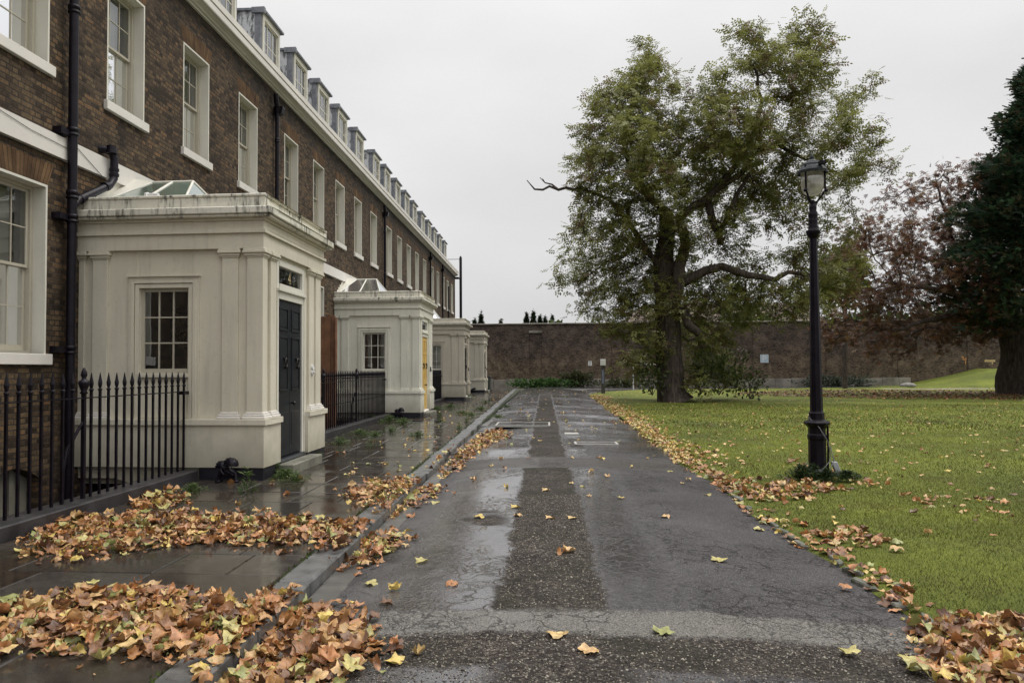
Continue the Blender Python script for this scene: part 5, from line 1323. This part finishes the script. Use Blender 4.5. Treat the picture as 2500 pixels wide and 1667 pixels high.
for i, (px, h_) in enumerate(((1990, 8.0), (2060, 7.2), (1700, 8.5), (1310, 6.6), (2150, 8.2), (2280, 8.5))):
    q = a2(px, 700, 1, 88); 
    bush('background_tree', 'dense green tree crown showing over the garden wall '+['behind the lamp post', 'just right of the lamp post', 'behind the large tree', 'left of the large tree', 'behind the red tree', 'beside the dark conifer'][i], (q[0], 88, h_*.62), (4.2, 3, h_*.42), 2600, [(.05, .075, .02), (.07, .10, .025), (.035, .05, .018)], (.4, .7), 70+i, 'trees beyond the garden wall', cat='tree')

q = a2(1935, 640, 1, 60)
bush('leafy_tree', 'bright green leafy crown right of the lamp post, in front of the red tree', (q[0], 60, q[2]), (2.1, 1.8, 2.4), 2600, [(.10, .13, .025), (.14, .17, .035), (.07, .09, .02)], (.25, .5), 81, cat='tree')
MB().tube([(q[0], 60, -.1), (q[0]+.2, 60, q[2]-1), (q[0], 60, q[2]+1.5)], [.22, .15, .05], 8).build('trunk', M['bark'], bpy.data.objects['leafy_tree'])
# ------------------------------------------------------------------ grass and weeds
M['blade'] = attrmat('grass_blade', .6, .3, bst=0, spec=.3)
def in_bed(x, y): return x > edge_r(y)+.03
def grass(n, y0, y1, xmax, hh, ww, seed):
    r = np.random.default_rng(seed); yy = r.uniform(y0, y1, n)
    xx = 2.3+(np.minimum(xmax+3, .9*yy+2.2)-2.3)*r.random(n)
    ok = np.array([in_bed(a, b_) for a, b_ in zip(xx, yy)]) & ~((np.abs(xx-lx) < .16) & (np.abs(yy-ly) < .16))
    er = np.array([edge_r(v) for v in yy]); thin = (xx-er < .12+.22*np.abs(np.sin(yy*2.3)*np.sin(yy*.9+1))) & (r.random(n) < .75); ok &= ~thin
    return xx[ok], yy[ok]
GV = []; GF = []; GC = []; off = 0
for n, y0, y1, xm, hh, ww, sd_ in ((70000, 3.6, 7.5, 8, .030, .0045, 1), (75000, 7.5, 12, 12, .034, .0065, 2), (50000, 12, 20, 20, .042, .013, 3), (26000, 20, 34, 30, .06, .028, 4)):
    xx, yy = grass(n, y0, y1, xm, hh, ww, sd_); r = np.random.default_rng(sd_+90); n = len(xx)
    zz = np.array([lawn_z(a, b_) for a, b_ in zip(xx, yy)])-.004
    an = r.random(n)*6.28; h_ = hh*r.uniform(.5, 1.3, n); le = r.normal(0, .55, (n, 2))*h_[:, None]; w_ = ww*r.uniform(.6, 1.3, n)
    dx, dy = np.cos(an)*w_/2, np.sin(an)*w_/2
    a_ = np.stack([xx-dx, yy-dy, zz], 1); b_ = np.stack([xx+dx, yy+dy, zz], 1); c_ = np.stack([xx+le[:, 0], yy+le[:, 1], zz+h_], 1)
    GV.append(np.stack([a_, b_, c_], 1).reshape(-1, 3)); GF.append((np.arange(n*3)+off).reshape(-1, 3)); off += n*3
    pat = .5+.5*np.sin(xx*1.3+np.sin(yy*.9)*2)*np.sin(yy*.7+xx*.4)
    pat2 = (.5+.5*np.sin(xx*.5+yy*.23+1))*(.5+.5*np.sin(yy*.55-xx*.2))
    base_ = np.array((.112, .13, .020))[None]*(1-pat[:, None])+np.array((.25, .275, .032))[None]*pat[:, None]; base_ = base_*(.62+.5*pat2[:, None])*np.clip(.62+.045*(yy[:, None]-4), .62, 1.12); br_ = (np.sin(xx*2.7+yy*.4)*np.sin(yy*3.1-xx*.7+1) > .62)[:, None]; base_ = np.where(br_, base_*np.array((.85, .62, .9)), base_)  # darker near, brighter mid-lawn: the sunlit band is put into the blade colour
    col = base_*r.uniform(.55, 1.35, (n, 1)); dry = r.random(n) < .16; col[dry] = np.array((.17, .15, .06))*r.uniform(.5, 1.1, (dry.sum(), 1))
    GC.append(np.repeat(col, 3, 0))
tag(np_mesh('grass', np.concatenate(GV), np.concatenate(GF), M['blade'], np.concatenate(GC)), 'short damp green grass of the lawn', 'grass', kind='stuff')
def weed(x, y, r_, h_, n, lab, seed, cols=((.05, .09, .02), (.07, .12, .03), (.10, .13, .04)), tall=False, z=0, grp='weeds growing in the paving'):
    r = np.random.default_rng(seed); an = r.random(n)*6.28; rd = r_*np.sqrt(r.random(n))
    n = n*(2 if tall else 4); an = r.random(n)*6.28; rd = r_*np.minimum(np.abs(r.normal(0, .55, n)), 1.1)*(1+.5*np.sin(an*3+seed))
    hz_ = h_*r.random(n)**1.3*np.exp(-(rd/r_)**2)
    L_ = np.stack([x+rd*np.cos(an), y+rd*np.sin(an), z+hz_], 1)
    D = np.stack([np.cos(an), np.sin(an), r.uniform(-.1, 1.3, n)], 1)+r.normal(0, .5, (n, 3)); D[:, 2] = np.abs(D[:, 2])*.8
    tv = np.array([(-.05, 0, 0), (.05, 0, 0), (.10, .5, .05), (0, 1, -.12), (-.10, .5, .05)]); tf = np.array([(0, 1, 2, 4)]); tf2 = np.array([(4, 2, 3)])
    Rm = frames(D, r.uniform(-.6, .6, n)); s = r.uniform(.5, 1.2, n)*(min(h_*.3, .12) if tall else min(.075, r_*.35))
    V, F = scatter(tv, np.array([(0, 1, 2, 4), (4, 2, 3, 3)])[:1], Rm, L_, s); F = np.concatenate([np.concatenate([F[:, [0, 1, 2]], F[:, [0, 2, 3]]]), (np.array([(4, 2, 3)])[None]+(np.arange(n)*5)[:, None, None]).reshape(-1, 3)])
    c = np.array(cols)[r.integers(0, len(cols), n)]*r.uniform(.6, 1.4, (n, 1))
    o = np_mesh('weed', V, F, M['blade'], np.repeat(c, 5, 0)); return tag(o, lab, 'weed', grp)
W_ = [((472, 1199), .16, .10, 90, 'bushy green weed on the flags by the small leaf heap', 0), ((603, 1205), .08, .34, 60, 'tall thin grassy weed growing from the paving in front of the nearest porch', 1),
      ((700, 1165), .20, .12, 130, 'sprawling weed at the foot of the nearest doorstep', 0), ((775, 1120), .14, .14, 70, 'weed at the far end of the nearest doorstep', 0), ((690, 1120), .07, .8, 150, 'tall wispy weed climbing beside the nearest door', 1),
      ((830, 1085), .25, .15, 90, 'leafy weed beside the kerb of the second railing', 0), ((190, 1240), .07, .07, 30, 'tiny weed by the stone kerb near the left edge', 0),
      ((905, 1030), .30, .22, 150, 'weed clump left of the boot scraper of the yellow door porch', 0), ((950, 1030), .35, .2, 160, 'weed clump in front of the porch with the yellow door', 0), ((985, 1035), .3, .18, 120, 'weed clump below the yellow door', 0),
      ((915, 1065), .2, .12, 70, 'small weed between the second railing and the kerb', 0), ((955, 1055), .2, .15, 80, 'ragged weed in the middle of the paving', 0), ((1075, 1030), .16, .3, 90, 'upright weed in the paving right of the yellow door porch', 0), ((1020, 1065), .22, .1, 90, 'flat weed crossing the paving joints', 0),
      ((1100, 995), .5, .14, 200, 'broad mat of weed on the paving before the third porch', 0), ((1175, 1000), .4, .12, 150, 'mat of weed near the kerb before the third porch', 0), ((1145, 975), .35, .3, 110, 'weed at the corner of the greyish porch', 0),
      ((1120, 1050), .15, .2, 80, 'weed sprouting at the inner edge of the kerb', 0), ((1215, 1020), .25, .10, 90, 'weed growing over the kerb and channel', 0), ((1140, 1030), .15, .18, 60, 'thin weed by the inner edge of the kerb', 0), ((905, 1090), .15, .2, 50, 'spindly weed in the shade of the paving', 0),
      ((540, 1595), .08, .05, 40, 'small weed at the kerb in the foreground leaves', 0)]
for i, ((px, py), r_, h_, n, lab, tl) in enumerate(W_):
    q = at(px, py, 2, 0); weed(q[0], q[1], r_, h_, n, lab, 200+i, tall=bool(tl))
for i, (dx, dy, r_, h_) in enumerate(((-.30, -.22, .22, .2), (.02, -.32, .2, .15), (.32, -.25, .2, .12), (-.12, -.16, .14, .22))):
    weed(lx+dx, ly+dy, r_, h_, 260, ['dark leafy weed left of the lamp post foot', 'dark leafy weed in front of the lamp post foot', 'dark leafy weed right of the lamp post foot', 'taller dark weed close against the lamp post'][i], 250+i, ((.03, .05, .015), (.045, .07, .02), (.02, .035, .012)), False, -.05, 'weeds round the lamp post')
for i, ((px, py), r_, h_, n, lab) in enumerate([((880, 1060), .35, .12, 120, 'spreading weed along the second railing kerb'), ((965, 1010), .4, .15, 120, 'weed fringe under the black base of the yellow door porch'), ((1065, 1000), .45, .12, 140, 'green weed mat right of the yellow door step'), ((1130, 1010), .4, .1, 120, 'thin green mat in the paving behind the upright weed'), ((1185, 985), .4, .14, 110, 'far weed mat between the greyish porch and the kerb'), ((1150, 1015), .3, .12, 90, 'weed patch beside the far kerb stones'), ((1235, 995), .25, .1, 80, 'low weed in the far channel'), ((720, 1175), .16, .1, 90, 'low weed in front of the nearest doorstep'), ((675, 1160), .13, .2, 110, 'weed at the near corner of the nearest doorstep')]):
    q = at(px, py, 2, 0); weed(q[0], q[1], r_, h_, n, lab, 280+i)
# moss in the joints near the kerb
mo = np.random.default_rng(5); n = 900
yy = mo.uniform(3.4, 22, n); xx = np.array([kerb_out(v)-.262 for v in yy])+mo.normal(0, .018, n)
xx2 = mo.uniform(-4.6, -2.0, 500); 
V, F = scatter(np.array([(-.5, 0, 0), (.5, 0, 0), (0, .3, 1.)]), np.array([(0, 1, 2)]), rotz(mo.random(n)*6.28), np.stack([xx, yy, np.full(n, -.006)], 1), mo.uniform(.008, .028, n))
tag(np_mesh('moss', V, F, M['blade'], np.repeat(np.array([(.06, .09, .015)])*mo.uniform(.5, 1.3, (n, 1)), 3, 0)), 'green moss in the joint behind the kerb', 'moss', kind='stuff')

# ------------------------------------------------------------------ fallen leaves
def leaf_template(seed, curl, fold):
    r = np.random.default_rng(seed)
    key = [(-90, .20), (-76, .46), (-55, .56), (-30, .76), (-12, .60), (8, .70), (22, .98), (38, .74), (52, .62), (66, .78), (90, 1.08)]
    nk = r.uniform(.85, 1.12)
    pts = []
    for a, q in key: pts.append((math.radians(a), q*r.uniform(.9, 1.1)))
    for a, q in key[-2:0:-1]: pts.append((math.radians(180-a), q*r.uniform(.9, 1.1)))
    n = len(pts); V = [(0, -.05, 0)]
    for s in (.5, 1.0):
        for i, (a, q) in enumerate(pts):
            V.append((q*s*math.cos(a), q*s*math.sin(a)-.05, .05*math.sin(i*2.1)*s+.03*r.normal()*s))
    V = np.array(V)
    k = max(abs(curl), .01)
    V[:, 2] += .05*np.abs(np.sin(V[:, 0]*9))*np.abs(V[:, 0])
    x, y, z = V.T.copy()
    X_ = np.sin(k*x)/k; Z_ = (1-np.cos(k*x))/k*np.sign(curl)+z
    Y_ = np.sin(fold*y)/fold; Z_ += (1-np.cos(fold*y))/fold*(1 if seed % 2 else -.6)
    Z_ += .13*np.sin(x*5+seed)*np.cos(y*4+seed*1.7)
    V = np.stack([X_, Y_, Z_-Z_.min()*.6], 1)
    F = [(0, 1+i, 1+(i+1) % n) for i in range(n)]
    for i in range(n): a_, b_ = 1+i, 1+(i+1) % n; F += [(a_, a_+n, b_+n), (a_, b_+n, b_)]
    # stalk
    b0 = len(V); V = np.concatenate([V, [(0, -.1, .0), (.02, -.1, .0), (.10, -.85, .06), (.12, -.85, .06)]]); F += [(b0, b0+1, b0+3), (b0, b0+3, b0+2)]
    return V, np.array(F)
TPL = [leaf_template(i, c, f_) for i, (c, f_) in enumerate(((.5, .4), (1.6, .9), (-1.5, .9), (2.3, 1.3), (2.9, 1.0), (-1.0, 1.8), (1.3, 2.1), (.35, .7)))]
M['leaf'] = attrmat('fallen_leaf', .38, .12, 26, .5, 70, .5)
LC = np.array([1.16, 1.06, .92])*np.array([(.33, .175, .075), (.42, .26, .125), (.23, .12, .060), (.47, .33, .17), (.13, .07, .04), (.36, .175, .075), (.52, .40, .20), (.38, .36, .15), (.24, .27, .11), (.52, .42, .14), (.115, .06, .038), (.38, .20, .11)])
LP_ = np.array([.13, .13, .13, .09, .13, .08, .05, .065, .055, .04, .06, .06]); LP_ /= LP_.sum()
LPY = np.array([.06, .06, .06, .12, .03, .06, .17, .12, .06, .20, .02, .04]); LPY /= LPY.sum()
def leaves(name, xy, zf, size, tilt, thick, seed, prob=LP_, zadd=.0, flat=None):
    r = np.random.default_rng(seed); n = len(xy); tid = r.integers(0, len(TPL), n)
    if flat is not None: tid = np.where(r.random(n) < flat, 0, tid)
    VV = []; FF = []; CC = []; off = 0
    for k in range(len(TPL)):
        m_ = np.where(tid == k)[0]
        if not len(m_): continue
        q = xy[m_]; z = np.array([zf(a, b_) for a, b_ in q])+zadd+r.random(len(m_))**1.3*thick+.004
        Rm = np.einsum('nij,njk->nik', rotz(r.random(len(m_))*6.28), np.einsum('nij,njk->nik', rotx(r.normal(0, tilt, len(m_))), rotz(r.random(len(m_))*6.28)))
        flip = r.random(len(m_)) < .35; Rm[flip] = Rm[flip]@np.diag([1, -1, -1])
        tv_, tf_ = TPL[k]; s = r.uniform(size[0], size[1], len(m_))
        V, F = scatter(tv_, tf_, Rm, np.stack([q[:, 0], q[:, 1], z+flip*.015], 1), s)
        c = LC[r.choice(len(LC), len(m_), p=prob)]*r.uniform(.75, 1.2, (len(m_), 1))
        cv_ = np.repeat(c, len(tv_), 0)*r.uniform(.82, 1.15, (len(V), 1))
        VV.append(V); FF.append(F+off); CC.append(cv_); off += len(V)
    return np_mesh(name, np.concatenate(VV), np.concatenate(FF), M['leaf'], np.concatenate(CC))
def poly_pts(poly, n, seed, plane=0, jit=.05):
    """n random ground points in an outline (photo px, 2352 wide) laid on the ground"""
    r = np.random.default_rng(seed); G_ = np.array([a2(x, y, 2, plane)[:2] for x, y in poly])
    lo, hi = G_.min(0), G_.max(0); out = []
    while len(out) < n:
        q = lo+(hi-lo)*r.random(2); ins = False; j = len(G_)-1
        for i in range(len(G_)):
            if (G_[i, 1] > q[1]) != (G_[j, 1] > q[1]) and q[0] < (G_[j, 0]-G_[i, 0])*(q[1]-G_[i, 1])/(G_[j, 1]-G_[i, 1])+G_[i, 0]: ins = not ins
            j = i
        if ins: out.append(q+r.normal(0, jit, 2))
    return np.array(out)
def gz(x, y):
    if x < kerb_out(y): return .0
    if x < edge_r(y): return road_z(x, y)
    return lawn_z(x, y)
PILES = [([(-60, 1425), (60, 1385), (190, 1360), (300, 1362), (400, 1360), (540, 1385), (572, 1430), (560, 1470), (480, 1500), (390, 1515), (240, 1490), (100, 1500), (-60, 1500)], 560, 'drift of curled brown and yellow plane leaves on the flags at the lower left', 40),
         ([(560, 1440), (650, 1385), (730, 1375), (820, 1420), (838, 1450), (860, 1500), (800, 1540), (720, 1600), (520, 1600), (500, 1560), (530, 1490)], 420, 'drift of brown leaves in the channel at the bottom of the photo, left of the road', 40),
         ([(70, 1225), (150, 1185), (400, 1180), (560, 1185), (800, 1205), (900, 1200), (935, 1215), (880, 1260), (820, 1295), (780, 1270), (690, 1250), (400, 1255), (200, 1285), (90, 1290)], 900, 'long drift of brown leaves lying across the paving and kerb', 70),
         ([(285, 1150), (330, 1130), (390, 1125), (430, 1145), (410, 1165), (330, 1170)], 90, 'small heap of leaves near the stone kerb of the nearest railing', 10),
         ([(800, 1130), (860, 1105), (950, 1100), (1015, 1103), (980, 1130), (930, 1150), (900, 1175), (830, 1165)], 260, 'heap of brown and green leaves over the kerb in the middle distance', 15),
         ([(1000, 1080), (1030, 1045), (1080, 1010), (1120, 985), (1150, 980), (1170, 1003), (1110, 1025), (1060, 1060), (1010, 1095)], 420, 'drift of tan leaves filling the channel beside the kerb farther on', 0),
         ([(2120, 1425), (2180, 1420), (2250, 1430), (2420, 1430), (2420, 1600), (2230, 1600), (2150, 1530), (2130, 1490)], 330, 'drift of brown leaves at the lower right corner on the grass edge', 30)]
drift_tops = []
for i, (poly, n, lab, nt_) in enumerate(PILES):
    pl = -.05 if i in (1, 5, 6) else 0
    q = poly_pts(poly, int(n*1.45), 300+i, pl, .09); far_ = q[:, 1].mean() > 9
    o = leaves('leaf_drift', q, gz, (.034, .092), .34, .038, 310+i)
    tag(o, lab, 'fallen leaves', kind='stuff')
    fr_ = poly_pts(poly, int(n*.5), 360+i, pl, .13); fg = leaves('leaf_fragments', fr_, gz, (.012, .032), .3, .012, 370+i); tag(fg, 'torn leaf crumbs round the '+lab, 'leaf crumbs', kind='stuff')
    # a few hand-sized leaves lie proud on top
    if nt_:
        w_ = poly_pts(poly, nt_, 330+i, pl, .02); drift_tops.append((w_, lab, i))
r = np.random.default_rng(77)
# scattered along the lawn edge and over the lawn
def strip_pts(n, y0, y1, seed, spread=.35, bias=1.6):
    r = np.random.default_rng(seed); y = y0+(y1-y0)*r.random(n)**bias; return np.stack([np.array([edge_r(v) for v in y])+np.abs(r.normal(0, spread, n))-.06, y], 1)
tag(leaves('leaf_drift', strip_pts(1500, 13, 46, 401, .42, 1.2), gz, (.05, .09), .3, .03, 402, LPY), 'line of tan and yellow leaves along the far lawn edge by the road', 'fallen leaves', kind='stuff')
q1 = np.concatenate([poly_pts([(1660, 1105), (1760, 1100), (1880, 1105), (1930, 1120), (1800, 1160), (1720, 1145)], 190, 403, -.05), poly_pts([(1580, 1060), (1660, 1090), (1700, 1120), (1640, 1100)], 70, 404, -.05), poly_pts([(1880, 1215), (1990, 1215), (2060, 1245), (2030, 1260), (1930, 1255)], 42, 405, -.05), poly_pts([(1780, 1040), (1960, 1090), (2080, 1120), (1900, 1130)], 40, 406, -.05)])
tag(leaves('leaf_drift', q1, gz, (.05, .09), .45, .045, 407), 'loose patches of brown leaves on the grass around the lamp post', 'fallen leaves', kind='stuff')
n = 2600; yy = 7+(66-7)*r.random(n)**.8; xx = 2.6+(np.minimum(36, .8*yy+1)-2.6)*r.random(n)
tag(leaves('leaf_litter', np.stack([xx, yy], 1), gz, (.03, .07), .25, .015, 408, LPY, .012), 'yellow and tan leaves scattered all over the lawn', 'fallen leaves', kind='stuff')
n = 3200; an = r.random(n)*6.28; rd = np.sqrt(r.random(n))*11; xx = base[0]-5+rd*np.cos(an); yy = 46.5+rd*.65*np.sin(an)
LR = np.zeros(len(LC)); LR[[2, 4, 5, 10]] = [.2, .35, .15, .3]
tag(leaves('leaf_litter', np.stack([xx, yy], 1), gz, (.06, .11), .3, .03, 409, LR, .03), 'dark red leaf litter under the rust red tree', 'fallen leaves', kind='stuff')
n = 150; yy = 7+(50)*r.random(n)**1.2; xx = -1.6+4*r.random(n)
q2 = np.concatenate([strip_pts(120, 4.8, 13, 421, .16, 1.0), poly_pts([(1960, 1290), (2060, 1330), (2110, 1400), (2020, 1360)], 26, 422, -.05), poly_pts([(1810, 1190), (1900, 1240), (1950, 1290), (1860, 1230)], 26, 423, -.05), poly_pts([(2050, 1120), (2352, 1120), (2352, 1250), (2100, 1200)], 34, 424, -.05)])
tag(leaves('leaf_litter', q2, gz, (.035, .085), .3, .02, 425), 'brown leaves caught along the near lawn edge and its stone setts', 'fallen leaves', kind='stuff')
# single leaves one can point to
def single_leaf(x, y, z, s, rot, tid, col, lab, grp, tilt=0.0):
    tv_, tf_ = TPL[tid]; Rm = np.array(Matrix.Rotation(rot, 3, 'Z')@Matrix.Rotation(tilt, 3, 'X'))
    V = (tv_*s)@Rm.T; 
    c = np.tile(LC[col], (len(V), 1))*rng.uniform(.85, 1.15, (len(V), 1))
    o = np_mesh('fallen_leaf', V, tf_, M['leaf'], c); o.location = (x, y, z); return tag(o, lab, 'leaf', grp)
cname = ['orange-brown', 'tan brown', 'rusty brown', 'pale tan', 'dark brown', 'orange', 'straw coloured', 'yellow-green', 'green', 'yellow', 'blackish brown', 'light brown']
shape = ['flat open', 'slightly cupped', 'arched', 'rolled up', 'tightly curled', 'bent', 'folded', 'nearly flat']
SING = [(500, 1408, 3, 6, 'on the bare flag near the lower drift'), (232, 1388, 6, 3, 'on the flag just above the lower left drift'), (905, 1345, 9, 3, 'on the asphalt beside the channel'), (645, 1280, 2, 5, 'by the right end of the long drift'), (610, 1442, 6, 0, 'on the kerb joint above the channel drift'),
  (970, 1282, 7, 0, 'on the wet left lane'), (1037, 1342, 5, 2, 'on the gravelly hole in the left lane'), (850, 1326, 7, 0, 'on the left edge of the asphalt'), (910, 1517, 9, 0, 'on gravel at the bottom of the road'), (960, 1500, 6, 3, 'beside the yellow leaf at the bottom of the road'),
  (1290, 1278, 0, 4, 'on the gravel strip, near part'), (1310, 1273, 3, 1, 'touching another on the gravel strip'), (1265, 1195, 3, 0, 'halfway along the gravel strip'), (1315, 1195, 6, 0, 'at the right edge of the gravel strip'), (1185, 1168, 9, 0, 'at the left edge of the gravel strip'), (1190, 1188, 3, 2, 'below another at the left edge of the gravel strip'), (1098, 1187, 9, 0, 'alone in the shiny left lane'),
  (1255, 1130, 6, 0, 'on the gravel strip near its far end'), (1530, 1188, 3, 2, 'alone on the plain right lane'), (1650, 1287, 7, 0, 'on the right lane nearer the grass'), (1625, 1130, 7, 0, 'on the right lane at the dark band'), (1350, 1560-53, 3, 0, 'on the lower gravel band in the middle'), (1520, 1462, 8, 7, 'at the edge of the pale asphalt band'), (1280, 1468, 6, 0, 'on the pale asphalt band'),
  (1740, 1207, 7, 0, 'beside the lawn edge setts'), (1045, 1055, 9, 0, 'on the left lane below the drift'), (1150, 1053, 3, 3, 'on the road behind the dark band, left'), (1395, 1098, 3, 1, 'on the dark band across the road'), (1375, 1052, 5, 0, 'just behind the dark band'), (1090, 1100, 2, 4, 'beside the heap at the kerb'), (1000, 1145, 7, 0, 'right of the heap over the kerb'),
  (925, 1156, 9, 5, 'on the kerb before the middle heap'), (690, 1108, 2, 4, 'on the paving past the nearest doorstep'), (660, 1142, 5, 4, 'on the wet flags in front of the nearest doorstep'), (810, 1068, 7, 2, 'on the paving halfway to the yellow door'), (775, 1046, 2, 3, 'near the kerb of the second railing'), (530, 1115, 0, 2, 'upright against the boot scraper'), (543, 1165, 3, 6, 'standing up in the long drift'),
  (890, 1375, 4, 0, 'near the kerb at the lower left of the road'), (700, 1360, 8, 6, 'on the kerb edge at the top of the channel drift'), (1950, 1500, 7, 0, 'on the gravel by the lower right drift'), (2090, 1510, 7, 0, 'at the left tip of the lower right drift'), (2110, 1530, 8, 0, 'under the left tip of the lower right drift'), (1240, 1015, 6, 0, 'past the square cover'), (1330, 1012, 3, 0, 'near the rim of the road cover'), (1850, 1085-20, 3, 0, 'on grass just left of the lamp'),
  (2130, 1140, 3, 6, 'large and raised on the open lawn'), (2105, 1148, 0, 4, 'beside the raised one on the open lawn'), (2240, 1195, 4, 4, 'alone on the right part of the lawn'), (2310, 1150, 5, 2, 'near the right edge of the lawn'), (2060, 1260, 3, 2, 'on the near lawn by the setts'), (1940, 1340, 5, 2, 'on the lawn edge above the lower drift')]
for i, (px, py, ci, ti, where) in enumerate(SING):
    q = a2(px, py, 2, -.03); z = gz(q[0], q[1])+.006; s = .085 if py > 1250 else .075
    up = ti in (6, 2) and 'up' in where
    if px > 1740: z += .02
    single_leaf(q[0], q[1], z, s*random.uniform(.85, 1.15), random.random()*6.28, ti, ci, cname[ci]+' '+shape[ti]+' leaf '+where, 'single fallen leaves', 1.1 if 'upright' in where or 'standing' in where else random.uniform(-.12, .12))
USED = set()
for w_, lab, i in drift_tops:
    for x, y in w_:
        m0 = w_.mean(0); side = ('front ' if y < m0[1] else 'back ')+('left' if x < m0[0]-.35 else ('right' if x > m0[0]+.35 else 'middle'))
        for _ in range(60):
            ci = int(rng.choice(len(LC), p=LP_)); ti = int(rng.integers(0, 8))
            if (ci, ti, i, side) not in USED: break
        else: continue
        USED.add((ci, ti, i, side))
        single_leaf(x, y, gz(x, y)+.045+.012*random.random(), random.uniform(.07, .105), random.random()*6.28, ti, ci, cname[ci]+' '+shape[ti]+' leaf at the '+side+' of the '+['lower left drift', 'bottom channel drift', 'long paving drift', 'small railing heap', 'kerb heap', '', 'lower right drift'][i], 'large leaves lying on the drifts', random.uniform(-.5, .5))
# scattered bits on road and paving
n = 110; yy = 9+48*r.random(n)**1.2; xx = -1.5+3.8*r.random(n)
tag(leaves('leaf_litter', np.stack([xx, yy], 1), gz, (.045, .075), .15, .01, 410, LPY), 'thinly scattered leaves along the far road', 'fallen leaves', kind='stuff')
n = 150; yy = 8+44*r.random(n)**1.2; xx = -4.0+1.9*r.random(n)
tag(leaves('leaf_litter', np.stack([xx, yy], 1), gz, (.035, .065), .15, .01, 411, LPY), 'thinly scattered leaves along the far paving', 'fallen leaves', kind='stuff')
# loose stones in the gravel bands
n = 11000; yy = np.where(r.random(n) < .6, r.uniform(3.6, 4.6, n), r.uniform(5, 9.5, n)); xx = np.where(yy < 4.7, r.uniform(-1.25, 2.3, n), r.uniform(-.34, .42, n))
sv = np.array([(1, 0, 0), (-1, 0, 0), (0, .8, 0), (0, -.8, 0), (0, 0, .6), (0, 0, -.6)]); sf = np.array([(0, 2, 4), (2, 1, 4), (1, 3, 4), (3, 0, 4), (2, 0, 5), (1, 2, 5), (3, 1, 5), (0, 3, 5)])
zz = np.array([road_z(a, b_) for a, b_ in zip(xx, yy)])+.001
V, F = scatter(sv, sf, np.einsum('nij,njk->nik', rotz(r.random(n)*6.28), rotx(r.normal(0, .4, n))), np.stack([xx, yy, zz], 1), r.uniform(.003, .0095, n)*np.where(r.random(n) < .04, 1.9, 1))
c = np.array([(.05, .040, .034), (.10, .08, .06), (.17, .15, .12), (.028, .022, .020), (.30, .27, .22)])[r.integers(0, 5, n)]
tag(np_mesh('loose_gravel', V, F, attrmat('gravel_stone', .5), np.repeat(c, 6, 0), smooth=True), 'loose small stones on the gravelly parts of the road', 'gravel', kind='stuff')
